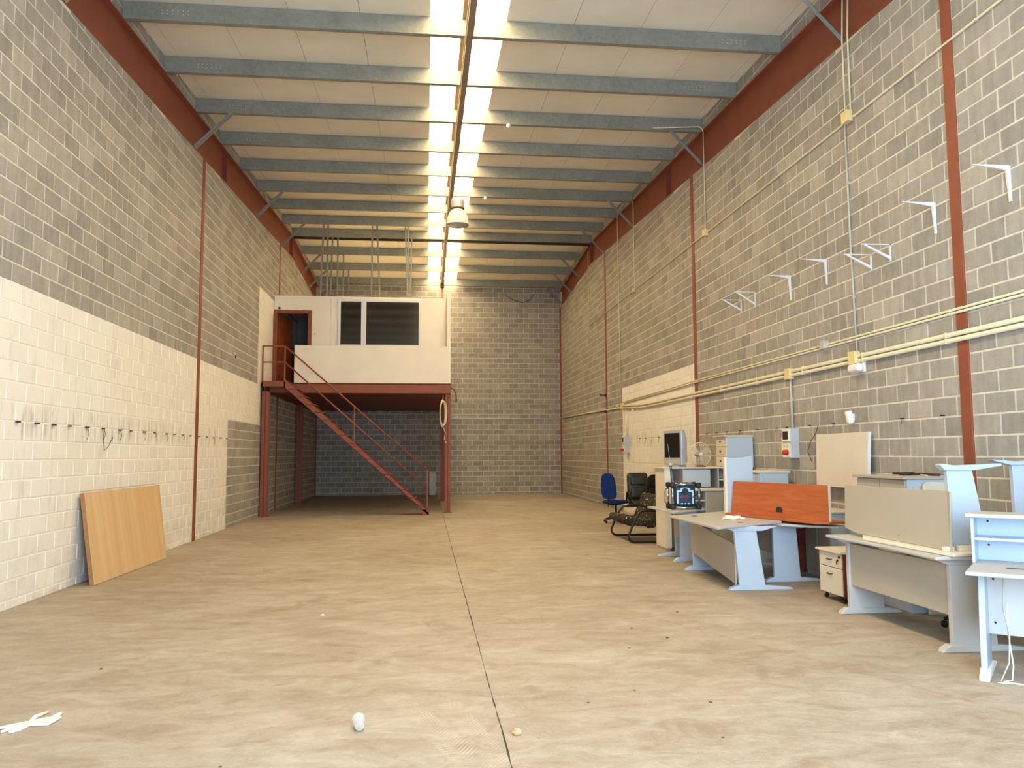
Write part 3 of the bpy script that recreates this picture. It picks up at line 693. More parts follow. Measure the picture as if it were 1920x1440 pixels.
for i, z in enumerate((3.23, 2.76)):
    o = thing('cable_clamp', ('upper' if i == 0 else 'lower')+' small black bracket on the far red column of the right wall', 'clamp', (XW, 22.9, z))
    bx(XW-.2, XW-.02, 22.86, 22.9, z, z+.03).build('clamp_arm', 'black', o); bx(XW-.05, XW, 22.82, 22.96, z-.03, z+.05).build('clamp_plate', 'black', o)
# row of wire ties on both walls
ORD = 'first second third fourth fifth sixth seventh eighth ninth tenth eleventh twelfth thirteenth fourteenth'.split()
hy = [8.62, 9.02, 9.41, 9.82, 10.29, 10.8, 11.36, 11.77, 12.3, 12.77, 13.32, 13.73, 14.2, 14.63, 15.16, 15.7, 16.19, 16.72, 17.24]
for i, y in enumerate(hy):
    o = thing('wire_tie', ('dark wire tie on the white left wall, %s from the left edge' % ORD[i]) if i < 14 else ('dark wire tie on the left wall beyond the first column, %s from it' % ORD[i-14]), 'wire tie', (XL, y, 1.88), group='wire ties along the left wall')
    bx(XL, XL+.03, y-.01, y+.05*random.uniform(.6, 1.3), 1.875, 1.89).build('tie_plate', 'dark', o)
    if i in (4, 5, 6, 8, 9, 10, 12, 16):
        L_ = random.uniform(.06, .16); MB().tube([(XL+.03, y, 1.88), (XL+.04, y+.02, 1.88-L_*.5), (XL+.035, y-.02, 1.88-L_)], .0035, 5).build('wire', 'dark', o)
o = thing('hanging_wire', 'thin bent wire hanging in a v shape on the white left wall', 'wire', (XL, 10.9, 1.7))
MB().tube([(XL+.03, 10.8, 1.88), (XL+.04, 10.76, 1.75), (XL+.04, 10.8, 1.6), (XL+.04, 10.9, 1.64), (XL+.03, 11.1, 1.78)], .004, 5).build('wire', 'dark', o)
for i in range(13):
    y = (7.6, 8.3, 9.8, 10.45, 11.15, 11.5, 12.2, 12.9, 13.5, 14.0, 14.5, 15.8, 16.8)[i]
    o = thing('wire_tie', 'dark wire tie on the grey right wall, %s from the wide red column' % ORD[i], 'wire tie', (XR, y, 1.9), group='wire ties along the right wall')
    bx(XR-.025, XR, y-.01, y+.03, 1.9, 1.912).build('tie_plate', 'dark', o)
    if i % 3: MB().tube([(XR-.02, y, 1.9), (XR-.03, y, 1.84)], .003, 5).build('wire', 'dark', o)
for k in range(4):
    y = 17.6+k*.55
    o = thing('wire_tie', 'dark wire tie in the white patch of the right wall, %s from its near edge' % ORD[k], 'wire tie', (XR, y, 1.9), group='wire ties in the white patch')
    bx(XR-.025, XR, y-.01, y+.05, 1.9, 1.912).build('tie_plate', 'dark', o); MB().tube([(XR-.02, y, 1.9), (XR-.03, y, 1.84), (XR-.025, y+.05, 1.78)], .003, 5).build('wire', 'dark', o)
o = thing('hanging_cable', 'thin black cable looping down the wall between the panel and the cream board', 'cable', (XR, 10.3, 1.9))
MB().tube([(XR-.02, 10.2, 1.9), (XR-.03, 10.25, 1.8), (XR-.03, 10.42, 1.68), (XR-.03, 10.5, 1.55), (XR-.03, 10.4, 1.42)], .004, 5).build('wire', 'black', o)
o = thing('wall_switch', 'small grey switch high on the bare left wall before the mezzanine', 'switch', (XL, 17.7, 3.6))
bx(XL, XL+.03, 17.66, 17.78, 3.62, 3.76).build('switch_plate', 'greydet', o, .003); bx(XL+.03, XL+.05, 17.7, 17.74, 3.64, 3.7).build('switch_toggle', 'black', o)
o = thing('loose_cable', 'thin dark cable drooping high on the far wall', 'cable', (3.1, YB, 7.7))
MB().tube([(3.1, YB-.03, 7.78), (3.4, YB-.03, 7.6), (3.75, YB-.03, 7.5), (4.05, YB-.03, 7.62), (4.2, YB-.03, 7.85)], .01, 5).build('wire', 'black', o)

# ---------------------------------------------------------------- hanging lamp and detectors
lp = thing('pendant_lamp', 'ribbed high-bay pendant lamp hanging below the skylight strip', 'lamp', (.69, 17.9, 6.78))
ML = T(.69, 17.9, 6.78)
MB().lathe([(.25, 0), (.245, .06), (.235, .14), (.21, .22), (.17, .3), (.12, .36), (.09, .38)], 56, ML, rib=.03).build('reflector', 'lampshade', lp, smooth=False)
MB().lathe([(.255, -.012), (.26, 0), (.25, .012)], 40, ML).build('rim', 'silver', lp, smooth=True)
MB().lathe([(.15, .39), (.15, .57), (.13, .6), (.03, .62)], 28, ML).build('ballast_housing', 'silver', lp, .006)
MB().lathe([(.155, .375), (.155, .395), (.05, .4)], 28, ML).build('collar', 'brown', lp)
MB().tube([(.69, 17.9, 7.4)]+arc((.69, 17.9, 7.47), (1, 0, 0), (0, 0, 1), .03, -90, 200, 8), .006, 6).build('hook', 'silver', lp)
MB().tube([(.69, 17.9, 7.5), (.69, 17.93, zpb(17.9))], .005, 5).build('suspension_cable', 'dark', lp)
for (x, y, lab) in ((1.51, 14.42, 'small white detector under the purlin right of the near skylights'), (1.46, 19.64, 'small white detector under the purlin right of the lamp')):
    o = thing('ceiling_detector', lab, 'detector', (x, y, zpb(y)))
    MB().lathe([(.0, -.07), (.03, -.06), (.045, -.03), (.035, 0)], 14, T(x, y+.02, zpb(y))).build('detector_head', 'plastic_w', o, smooth=True)
    bx(x-.03, x+.03, y, y+.05, zpb(y)-.004, zpb(y)+.002).build('detector_base', 'plastic_w', o)

# ---------------------------------------------------------------- left: leaning tan board
lb = thing('leaning_board', 'thick tan board leaning on the white left wall', 'board', (-3.9, 11.3, 0))
a0, a1 = Vector((-3.91, 10.08, .0)), Vector((-3.87, 12.6, .0)); t0 = Vector((-4.09, 10.14, 1.09)); t1 = t0+(a1-a0)*1.02
nrm = (t0-a0).cross(a1-a0).normalized()
if nrm.x < 0: nrm = -nrm
MB().prism([a0+Vector((0,0,.004))+nrm*.001, a1+Vector((0,0,.004))+nrm*.001, t1+nrm*.001, t0+nrm*.001], nrm*.006).build('front_face', 'beech', lb)
MB().prism([a0+Vector((0,0,.004)), a1+Vector((0,0,.004)), t1, t0], -nrm*.05).build('board_core', 'beech_edge', lb)

# ---------------------------------------------------------------- floor litter
o = thing('rubber_glove', 'crumpled white rubber glove lying on the floor at lower left', 'glove', (-2.24, 4.98, 0))
def blob(pts, r): return MB().tube(pts, r, 8)
m_ = MB(); m_.prism([(-2.26, 4.93, .002), (-2.13, 4.94, .002), (-2.115, 5.06, .002), (-2.2, 5.06, .002), (-2.28, 4.99, .002)], (0.005, 0, .014)); m_.build('palm', 'glove', o, .005)
for p in ([(-2.26, 4.97), (-2.32, 4.93), (-2.39, 4.90)], [(-2.27, 4.95), (-2.31, 4.88), (-2.335, 4.84)], [(-2.24, 4.94), (-2.26, 4.87), (-2.285, 4.82)], [(-2.25, 4.99), (-2.27, 5.09), (-2.235, 5.17)], [(-2.16, 5.05), (-2.15, 5.11), (-2.145, 5.14)]):
    MB().tube([(a, b, .010) for a, b in p], [.014, .012, .007], 8).build('finger', 'glove', o, smooth=True)
o = thing('plastic_cup', 'clear plastic cup lying on its side in the foreground', 'cup', (-.36, 4.68, 0))
MC = T(-.36, 4.62, .034) @ RZ(8) @ RX(-86)
MB().lathe([(.026, 0), (.028, .004), (.036, .1), (.037, .1), (.034, .1), (.026, .006)], 24, MC).build('cup_wall', 'cup', o, smooth=True)
MB().lathe([(.0, .002), (.026, .002)], 24, MC).build('cup_bottom', 'cream', o)
o = thing('broken_stone', 'small orange-brown stone chip on the floor right of the joint', 'stone', (.5, 4.48, 0))
bm = bmesh.new(); bmesh.ops.create_icosphere(bm, subdivisions=2, radius=.028)
for v in bm.verts: v.co = Vector((v.co.x*1.0, v.co.y*.8, max(v.co.z*.75, -.016)))*random.uniform(.82, 1.12)
me = bpy.data.meshes.new('chip'); bm.to_mesh(me); bm.free(); me.materials.append(MAT['stone']); q = bpy.data.objects.new('chip', me); COL.objects.link(q); q.parent = o; q.location = (0, 0, .016); WM[q.name] = WM[o.name]
crumbs = [(-2.32, 6.17, .02), (-.98, 7.94, .03), (1.0, 4.98, .015), (1.75, 4.9, .02), (1.35, 5.2, .014), (2.0, 6.6, .02), (1.6, 6.3, .018), (1.8, 7.0, .018), (2.42, 7.65, .018), (-1.0, 4.2, .014), (1.6, 4.3, .014)]
for i, (x, y, s) in enumerate(crumbs):
    bm = bmesh.new(); bmesh.ops.create_icosphere(bm, subdivisions=1, radius=s*.7)
    for v in bm.verts: v.co = Vector((v.co.x*random.uniform(.8, 1.3), v.co.y*.7, max(v.co.z*.5, -.003)))
    me = bpy.data.meshes.new('crumb'); bm.to_mesh(me); bm.free(); me.materials.append(MAT['glove' if i == 1 else 'joint'])
    q = bpy.data.objects.new('debris_chip', me); COL.objects.link(q); q.location = (x, y, .003)
    if i == 1: tag(q, 'thin white scrap on the floor left of the centre joint', 'scrap')
    elif i == 0: tag(q, 'lone dark debris chip on the floor above the rubber glove', 'debris')
    else: tag(q, ['dark chip just beyond the orange-brown stone', 'dark chip on the floor right of the stone, nearest the hutch desk', 'dark chip beyond and right of the stone', 'dark chip in front of the long greige desk', 'dark chip on open floor left of the long greige desk', 'dark chip near the cross joint right of the centre joint', 'dark chip in front of the desk with the slipped panel', 'dark chip at the bottom edge left of the cup', 'dark chip at the bottom edge right of the stone'][i-2], 'debris', 'debris chips on the floor')

# ---------------------------------------------------------------- desks
def leg_frame(parent, y, x0, x1, fx0, fx1, z0=0.0, H_=.70, inv=False, lean=0.0, mat='desk_leg', name='leg'):
    """steel panel leg: foot with pointed ends, plate, top bracket; in the X-Z plane at y; inv = foot on top"""
    def Z(z): return z0+(H_-z if inv else z)
    th = .045
    lg = MB().prism([(x0+lean*0, y, Z(.05)), (x1+lean*0, y, Z(.05)), (x1-.04+lean, y, Z(H_-.05)), (x0+lean, y, Z(H_-.05))], (0, th, 0)).build(name, mat, parent, .004)
    MB().prism([(fx0, y-.015, Z(0)), (fx1, y-.015, Z(0)), (fx1-.01, y-.015, Z(.022)), (x1+.04, y-.015, Z(.052)), (x0-.03, y-.015, Z(.058)), (fx0+.02, y-.015, Z(.03))], (0, th+.03, 0)).build('foot', mat, lg, .008)
    MB().prism([(fx0-.02+lean, y-.005, Z(H_)), (fx1-.1+lean, y-.005, Z(H_)), (x1+.03+lean, y-.005, Z(H_-.05)), (x0-.01+lean, y-.005, Z(H_-.05))], (0, th+.01, 0)).build('top_bracket', mat, lg, .004)
    return lg
# desk A: pale desk with a slipped modesty panel
A = thing('office_desk', 'pale grey office desk with a sagging front panel, nearest the radio', 'desk', (3.7, 9.5, 0), group='office desks')
tp = MB().prism([(3.13, 10.12, .705), (3.14, 8.44, .705), (4.18, 9.11, .705), (4.19, 10.82, .705)], (0, 0, .026)).build('tabletop', 'desk', A, .006)
MB().prism([(3.16, 10.1, .698), (3.165, 8.5, .698), (3.19, 8.5, .698), (3.19, 10.1, .698)], (0, 0, .008)).build('edge_band', 'cream_lam', tp)
MB().lathe([(.035, 0), (.035, .004), (.0, .004)], 20, T(3.62, 8.98, .731)).build('cable_grommet', 'brown', tp)
MB().lathe([(.035, 0), (.035, .004), (.0, .004)], 20, T(3.42, 10.0, .731)).build('cable_grommet', 'dark', tp)
leg_frame(A, 8.75, 3.5, 3.8, 3.38, 4.12, 0, .705, lean=-.05)
leg_frame(A, 10.3, 3.5, 3.78, 3.38, 4.12, 0, .705)
MB().prism([(3.47, 8.8, .06), (3.47, 10.3, .25), (3.47, 10.3, .66), (3.47, 8.8, .50)], (.018, 0, 0)).build('modesty_panel', 'panel', A, .002)
o = thing('crumpled_tissue', 'crumpled white tissue on the near pale desk', 'tissue', (3.72, 9.45, .735))
bm = bmesh.new(); bmesh.ops.create_icosphere(bm, subdivisions=3, radius=1)
for v in bm.verts:
    k = 1+.35*math.sin(7*v.co.x+3*v.co.y)*math.cos(5*v.co.y+2*v.co.z); v.co = Vector((v.co.x*.13*k, v.co.y*.1*k, max(v.co.z*.028*k, -.012)))
me = bpy.data.meshes.new('tissue'); bm.to_mesh(me); bm.free(); me.materials.append(MAT['glove']); q = bpy.data.objects.new('tissue_sheet', me); COL.objects.link(q); q.parent = o; q.location = (0, 0, .01)
# desk A2 behind it
A2 = thing('office_desk', 'pale grey desk carrying the overturned cherry desk, wide leg showing', 'desk', (4.5, 9.6, 0), group='office desks')
pts = [(4.1, 10.6, .68), (4.0, 9.4, .68), (4.12, 9.0, .68), (4.35, 8.78, .68), (4.62, 8.62, .68), (4.8, 8.64, .68), (4.8, 10.6, .68)]
MB().prism(pts, (0, 0, .026)).build('tabletop', 'desk', A2, .006)
leg_frame(A2, 9.25, 4.13, 4.46, 4.02, 4.78, 0, .68); leg_frame(A2, 10.4, 4.2, 4.46, 4.05, 4.78, 0, .68)
bx(4.42, 4.44, 9.3, 10.4, .25, .64).build('modesty_panel', 'panel', A2, .002)
o = thing('shaded_board', 'cherry board with shade painted into its colour behind the wide pale leg', 'board', (4.8, 10.0, 0))
bx(4.47, 4.94, 9.98, 10.0, 0.0, .665).build('board_face', 'cherry_dark', o, .002)  # darker laminate carries the shadow under the desk in its colour
# overturned cherry desk
Cd = thing('cherry_desk', 'overturned cherry desk showing its orange panel, on a pale desk', 'desk', (4.2, 9.4, .733))
b0, b1 = Vector((3.96, 10.12, .762)), Vector((4.46, 8.52, .762)); dv = (b1-b0).normalized(); nv = Vector((dv.y, -dv.x, 0)).normalized()
if nv.x < 0: nv = -nv
MB().prism([b0, b1, b1+Vector((.0, 0, .405)), b0+Vector((.04, .0, .405))], nv*.02).build('front_panel', 'cherry', Cd, .002)
lo0 = b0-nv*.1; lo1 = b1-nv*.1-dv*.12
q0 = Vector((lo0.x, lo0.y, .733)); q1 = Vector((lo1.x, lo1.y, .733)); q2 = Vector((b1.x, b1.y, .733))+nv*.3; q3 = Vector((b0.x, b0.y, .733))+nv*.3
MB().prism([q0, q1, Vector((b1.x, b1.y, .733)), q2, q3], (0, 0, .03)).build('tabletop', 'cherry', Cd, .006)
g = b0+(b1-b0)*.53; gm = MB(); ctr = g-nv*.003
gm.prism([ctr-dv*.055+Vector((0, 0, .06)), ctr+dv*.055+Vector((0, 0, .06)), ctr+dv*.045+Vector((0, 0, .11)), ctr+dv*.025+Vector((0, 0, .125)), ctr-dv*.025+Vector((0, 0, .125)), ctr-dv*.045+Vector((0, 0, .11))], nv*.004)
gm.build('cable_hole', 'dark', Cd)
e1 = MB(); e1.prism([b1-nv*.001, b1+dv*.012-nv*.001, b1+dv*.012+Vector((0, 0, .405)), b1+Vector((0, 0, .405))], nv*.024); e1.build('edge_band', 'cream_lam', Cd)
lgm = MB(); lx0, lx1 = 3.93, 4.29
lgm.prism([(lx0-.0, 10.17, .745), (lx1, 10.17, .745), (lx1, 10.17, 1.5), (lx1-.12, 10.17, 1.475), (lx0+.1, 10.17, 1.468), (lx0+.0, 10.17, 1.475)], (0, .04, 0)); lg = lgm.build('leg', 'desk_leg', Cd, .004)
bx(lx0-.03, lx0, 10.15, 10.21, .745, 1.48).build('leg_edge', 'edge', lg, .004)
# desk B with the radio
B = thing('office_desk', 'pale desk under the blue radio, beside the patterned lounge seat', 'desk', (3.7, 11.2, 0), group='office desks')
MB().prism([(3.33, 11.88, .71), (3.34, 10.6, .71), (4.03, 11.25, .71), (4.03, 11.88, .71)], (0, 0, .026)).build('tabletop', 'desk', B, .006)
leg_frame(B, 11.75, 3.72, 4.02, 3.45, 4.06, 0, .71); leg_frame(B, 11.15, 3.6, 3.82, 3.5, 3.9, 0, .71)
bx(3.7, 3.72, 11.2, 11.75, .3, .7).build('modesty_panel', 'panel', B)
# job-site radio
ra = thing('worksite_radio', 'blue and black caged worksite radio on a pale desk', 'radio', (3.68, 11.2, .737), math.radians(-4))
R_ = WM[ra.name]
MB().rbox(-.15, .15, -.09, .13, .04, .34, .03, R_).build('radio_body', 'tealdark', ra, smooth=True)
for sx in (-1, 1):
    for sy in (-.12, .15):
        for z in (0, .31): MB().rbox(sx*.185-.035, sx*.185+.035, sy-.035, sy+.035, z, z+.07, .02, R_).build('corner_bumper', 'black', ra, smooth=True)
cb = MB()
for sy in (-.13, .16):
    for z in (.025, .355): cb.tube([R_ @ Vector((-.16, sy, z)), R_ @ Vector((.16, sy, z))], .017, 8)
    for sx in (-.19, .19): cb.tube([R_ @ Vector((sx, sy, .06)), R_ @ Vector((sx, sy, .32))], .017, 8)
cb.build('cage_bar', 'chrome', ra, smooth=True)
f_ = MB(); y_ = -.094
for (x0, x1, z0, z1) in ((-.12, -.1, .08, .26), (.1, .12, .08, .26), (-.12, -.055, .25, .27), (.055, .12, .25, .27), (-.065, -.045, .25, .30), (.045, .065, .25, .30), (-.055, .055, .285, .305), (-.065, -.035, .075, .09), (-.01, .01, .075, .09), (.035, .065, .075, .09)):
    f_.box(x0, x1, y_, y_+.006, z0, z1, R_)
f_.build('front_stripe', 'stripe', ra)
MB().lathe([(.05, 0), (.045, .006), (0, .006)], 20, R_ @ T(0, -.09, .255) @ RX(90)).build('dial', 'black', ra)
fc = bpy.data.curves.new('logo', 'FONT'); fc.body = 'BOSCH'; fc.size = .045; fc.align_x = 'CENTER'; fc.align_y = 'CENTER'; fc.extrude = .002; fc.materials.append(MAT['redtext'])
tmp_ = bpy.data.objects.new('lettering', fc); COL.objects.link(tmp_); bpy.context.view_layer.update()
lme = bpy.data.meshes.new_from_object(tmp_.evaluated_get(bpy.context.evaluated_depsgraph_get())); bpy.data.objects.remove(tmp_)
fo = bpy.data.objects.new('logo', lme); COL.objects.link(fo); fo.parent = ra; fo.location = (0, -.097, .18); fo.rotation_euler = (PI/2, 0, 0); tag(fo, 'red maker lettering')
MB().tube([R_ @ Vector((-.17, .0, .36)), R_ @ Vector((-.19, 0, .62))], .005, 6).build('antenna', 'black', ra)
MB().tube([R_ @ Vector((-.12, .0, .36)), R_ @ Vector((-.17, 0, .62))], .005, 6).build('antenna', 'black', ra)
MB().tube([R_ @ Vector((-.18, .0, .64)), R_ @ Vector((-.215, 0, .93))], .0025, 6).build('antenna_tip', 'silver', ra)
MB().lathe([(0, -.025), (.035, -.018), (.045, 0), (.035, .018), (0, .025)], 16, R_ @ T(-.175, 0, .635)).build('antenna_head', 'silver', ra, smooth=True)
MB().tube([R_ @ Vector(p) for p in ((-.2, .0, .33), (-.27, -.02, .28), (-.275, -.02, .1), (-.2, 0, .02))], .006, 6).build('power_cord', 'black', ra, smooth=True)
MB().tube([R_ @ Vector(p) for p in ((-.16, -.15, .36), (0, -.17, .385), (.18, -.15, .36), (.235, -.05, .25), (.06, -.14, .15))], .005, 6).build('strap', 'black', ra, smooth=True)
# low shelf unit in front of the hutch
G = thing('low_shelf_unit', 'grey low shelf unit in front of the tall cubby unit', 'shelf unit', (4.5, 11.95, 0))
gx0, gx1, gy0, gy1 = 4.06, 5.2, 11.92, 12.3
bx(gx0-.02, gx1, gy0-.02, gy1, .955, .985).build('top_board', 'cream_lam', G, .004)
bx(gx0, gx0+.02, gy0, gy1, 0, .955).build('side_panel', 'desk', G); bx(4.26, 4.28, gy0, gy1, 0, .955).build('side_panel', 'desk', G); bx(gx1-.02, gx1, gy0, gy1, 0, .955).build('side_panel', 'desk', G)
bx(4.28, gx1-.02, gy0, gy0+.018, .04, .95).build('front_panel', 'panel', G); bx(gx0, gx1, gy1-.01, gy1, 0, .955).build('back_panel', 'desk', G)
for z in (.8, .55): bx(gx0+.02, 4.26, gy0+.02, gy1-.01, z, z+.018).build('shelf', 'cream_lam', G)
# tall cubby unit
E_ = thing('cubby_unit', 'tall pale cubby unit carrying the television and the fan', 'shelf unit', (4.4, 12.6, 0))
ex0, ex1, ey0, ey1, ez = 3.75, 5.2, 12.34, 12.86, 1.29
bx(ex0-.03, ex1, ey0-.03, ey1, ez, ez+.025).build('top_board', 'cream_lam', E_, .005)
bx(ex0, ex0+.1, ey0, ey1, .05, ez).build('side_panel', 'edge', E_, .003); bx(ex0+.01, ex0+.09, ey0+.02, ey1, 0, .05).build('plinth', 'panel', E_)
for x in (4.05, 4.62, ex1-.02): bx(x, x+.02, ey0, ey1, .05, ez).build('side_panel', 'desk', E_)
bx(ex0, ex1, ey1-.012, ey1, .0, ez).build('back_panel', 'desk', E_)
bx(4.07, 4.5, ey0, ey0+.018, 1.0, ez-.01).build('cubby_door', 'desk_leg', E_, .002)
bx(ex0+.1, 4.05, ey0+.02, ey1-.01, 1.04, 1.06).build('shelf', 'cream_lam', E_); bx(4.64, ex1-.02, ey0+.02, ey1-.01, 1.1, 1.12).build('shelf', 'cream_lam', E_); bx(ex0+.1, ex1-.02, ey0, ey1-.01, .96, .985).build('shelf', 'cream_lam', E_)
# television
tv = thing('television', 'silver framed television turned sideways on the cubby unit', 'television', (4.02, 12.6, ez+.025), math.radians(-74))
R_ = WM[tv.name]
MB().box(-.26, .26, -.06, .02, .03, .59, R_).build('frame', 'silver', tv, .012)
MB().box(-.215, .215, -.064, -.058, .15, .545, R_).build('screen', 'screen', tv)
MB().rbox(-.2, .2, .0, .1, .06, .5, .03, R_).build('rear_shell', 'silver', tv, smooth=True)
MB().box(-.16, .16, -.08, .1, 0, .03, R_).build('stand', 'silver', tv, .008)
MB().box(-.2, .2, -.064, -.058, .05, .1, R_).build('speaker_grille', 'panel', tv)
# fan
fa = thing('desk_fan', 'small table fan with a clear round guard on the cubby unit', 'fan', (4.4, 12.5, ez+.025), math.radians(12))
R_ = WM[fa.name]
MB().lathe([(.09, 0), (.09, .015), (.03, .03)], 20, R_).build('base', 'brown', fa, smooth=True)
MB().tube([R_ @ Vector((0, .03, .02)), R_ @ Vector((0, .03, .16))], .014, 8).build('stem', 'brown', fa)
MF = R_ @ T(0, 0, .2) @ RX(90)
MB().lathe([(.04, -.11), (.045, -.03), (.03, .0)], 16, MF).build('motor', 'brown', fa, smooth=True)
gm = MB()
for k, rr in enumerate([.05+.018*i for i in range(8)]):
    dz = .05*(1-(rr/.19)**2)
    gm.tube([MF @ Vector((rr*math.cos(a), rr*math.sin(a), .02+dz)) for a in [2*PI*i/36 for i in range(36)]], .0015, 4, True)
for k in range(24):
    a = 2*PI*k/24; gm.tube([MF @ Vector((r*math.cos(a), r*math.sin(a), z)) for r, z in ((.04, .07), (.12, .055), (.19, .01), (.15, -.03))], .0015, 4)
gm.tube([MF @ Vector((.192*math.cos(a), .192*math.sin(a), .0)) for a in [2*PI*i/40 for i in range(40)]], .006, 6, True)
gm.build('guard', 'cream', fa)
for k in range(3):
    a = 2*PI*k/3+.6; Mb = MF @ Matrix.Rotation(a, 4, 'Z') @ RY(0) @ RX(18)
    MB().prism([Mb @ Vector(p) for p in ((.02, -.03, 0), (.09, -.06, 0), (.165, -.05, 0), (.175, .02, 0), (.12, .05, 0), (.03, .03, 0))], MF.to_3x3() @ Vector((0, 0, .003))).build('blade', 'clear', fa)
MB().lathe([(.032, .0), (.03, .03), (0, .038)], 16, MF @ T(0, 0, .01)).build('hub', 'plastic_w', fa, smooth=True)
# drawer unit on top
D_ = thing('drawer_chest', 'cream three-drawer chest with grey side standing on the cubby unit', 'chest', (5.0, 12.6, ez+.025))
dx0, dx1, dy0, dy1, dz0, dz1 = 4.8, 5.23, 12.36, 12.84, ez+.025, ez+.53
bx(dx0+.004, dx1, dy0, dy1, dz0, dz1-.025).build('carcass', 'desk_leg', D_, .003)
bx(dx0-.05, dx1, dy0-.01, dy1+.02, dz1-.025, dz1).build('top_board', 'cream_lam', D_, .005)
for k in range(3):
    z0 = dz0+.01+k*.157; d = bx(dx0-.014, dx0+.004, dy0+.01, dy1-.01, z0, z0+.15).build('drawer', 'cream_lam', D_, .003)
    MB().lathe([(.006, 0), (.016, .02), (0, .026)], 12, T(dx0-.014, (dy0+dy1)/2, z0+.08) @ RY(-90)).build('knob', 'dark', d, smooth=True)
# cabinet F
F_ = thing('storage_cabinet', 'low pale cabinet with cream top below the electrical panel', 'cabinet', (4.95, 11.2, 0))
bx(4.7, 5.13, 10.92, 11.7, 0, 1.25).build('body', 'desk_leg', F_, .003); bx(4.67, 5.15, 10.9, 11.75, 1.25, 1.278).build('top_board', 'cream_lam', F_, .005)
bx(4.76, 5.11, 10.905, 10.92, .05, 1.235).build('front_panel', 'desk_leg', F_, .002)
for k, (y0, y1) in enumerate(((10.94, 11.3), (11.32, 11.68))): bx(4.688, 4.7, y0, y1, .05, 1.235).build('door', 'desk_leg', F_, .002)
tag(bx(4.72, 4.8, 11.5, 11.56, 1.278, 1.31).build('black_gadget', 'black', None, .01), 'small black gadget on the low cabinet behind the cherry desk', 'gadget')
# cream board leaning on the wall, white strip on its near edge
gb = thing('cream_board', 'cream desktop board leaning on the block wall, white near edge', 'board', (5.1, 9.5, 1.0))
p0, p1, p2, p3 = (5.13, 10.1, 1.1), (5.13, 8.9, 1.1), (5.2, 8.95, 1.775), (5.2, 10.2, 1.775)
MB().prism([p0, p1, p2, p3], (.028, 0, .005)).build('board_face', 'cream_lam', gb, .003)
MB().prism([(5.125, 8.86, 1.1), (5.125, 8.9, 1.1), (5.195, 8.95, 1.775), (5.195, 8.91, 1.775)], (.034, 0, .005)).build('edge_strip', 'white_metal', gb, .003)
bs = thing('base_cabinet', 'grey cabinet hidden behind the two-door cabinet, under the cream board', 'cabinet', (5.1, 8.8, 0))
bx(5.07, 5.235, 8.4, 9.2, 0, 1.075).build('body', 'desk_leg', bs, .003); bx(5.06, 5.24, 8.38, 9.22, 1.075, 1.1).build('top_board', 'cream_lam', bs, .004)
bs = thing('low_cabinet', 'low grey cabinet with cream top between the cherry desk and the long desk', 'cabinet', (5.0, 9.5, 0))
bx(4.86, 5.235, 9.25, 9.9, 0, .80).build('body', 'desk_leg', bs, .003); bx(4.83, 5.24, 9.22, 9.93, .80, .825).build('top_board', 'cream_lam', bs, .004)
bx(4.848, 4.86, 9.27, 9.57, .05, .79).build('door', 'panel', bs, .002); bx(4.848, 4.86, 9.59, 9.89, .05, .79).build('door', 'panel', bs, .002)
# cabinet H with two doors
Hc = thing('two_door_cabinet', 'two-door greige cabinet with pale blue-grey end by the red column', 'cabinet', (4.8, 7.7, 0))
bx(4.62, 5.03, 7.29, 8.17, 0, 1.27).build('body', 'desk_leg', Hc, .003); bx(4.57, 5.05, 7.27, 8.2, 1.27, 1.298).build('top_board', 'panel', Hc, .005)
for (y0, y1) in ((7.31, 7.73), (7.75, 8.16)): bx(4.603, 4.62, y0, y1, .3, 1.262).build('door', 'panel', Hc, .002)
bx(4.68, 5.0, 7.282, 7.29, .3, 1.2).build('end_panel', 'desk_leg', Hc, .002)
o = thing('cable_spool', 'black cable clump lying on the two-door cabinet', 'cable', (4.8, 7.55, 1.298))
for k in range(3): MB().tube([(4.8+.05*math.cos(a)+.02*k, 7.6+.05*math.sin(a), 1.31+.008*k) for a in [2*PI*i/16 for i in range(16)]], .008, 6, True).build('loop', 'black', o, smooth=True)
tag(MB().tube([(4.85, 7.32, 1.306), (4.9, 7.5, 1.306)], .008, 8).build('marker_pen', 'edge', smooth=True), 'cream marker pen lying on the two-door cabinet', 'pen')
tag(MB().tube([(5.0, 7.35, 1.312), (4.98, 8.1, 1.312)], .012, 8).build('metal_rod', 'dark', smooth=True), 'thin dark rod lying along the back of the two-door cabinet', 'rod')
# pedestal
P_ = thing('drawer_pedestal', 'cream two-drawer pedestal on castors with keys in its lock', 'pedestal', (4.4, 8.05, 0))
px0, px1, py0, py1 = 4.2, 4.56, 7.8, 8.28
bx(px0+.016, px1, py0, py1, .07, .5).build('carcass', 'cherry_dark', P_, .003); bx(px0-.03, px1, py0-.02, py1+.02, .5, .525).build('top_board', 'cream_lam', P_, .006)
d1 = bx(px0, px0+.018, py0+.015, py1-.01, .35, .492).build('drawer', 'cream_lam', P_, .004); d2 = bx(px0, px0+.018, py0+.015, py1-.01, .075, .343).build('drawer', 'cream_lam', P_, .004)
for d, z in ((d1, .43), (d2, .28)): MB().tube([(px0, 8.0, z), (px0-.02, 8.01, z-.005), (px0-.02, 8.08, z-.005), (px0, 8.09, z)], .006, 6).build('handle', 'dark', d, smooth=True)
MB().lathe([(.012, 0), (.012, .01), (0, .01)], 12, T(px0, 7.88, .43) @ RY(-90)).build('lock', 'dark', d1); bx(px0-.018, px0-.015, 7.872, 7.888, .39, .425).build('key', 'dark', d1)
bx(px0-.004, px0, 7.83, 7.87, .455, .475).build('sticker', 'black', d1)
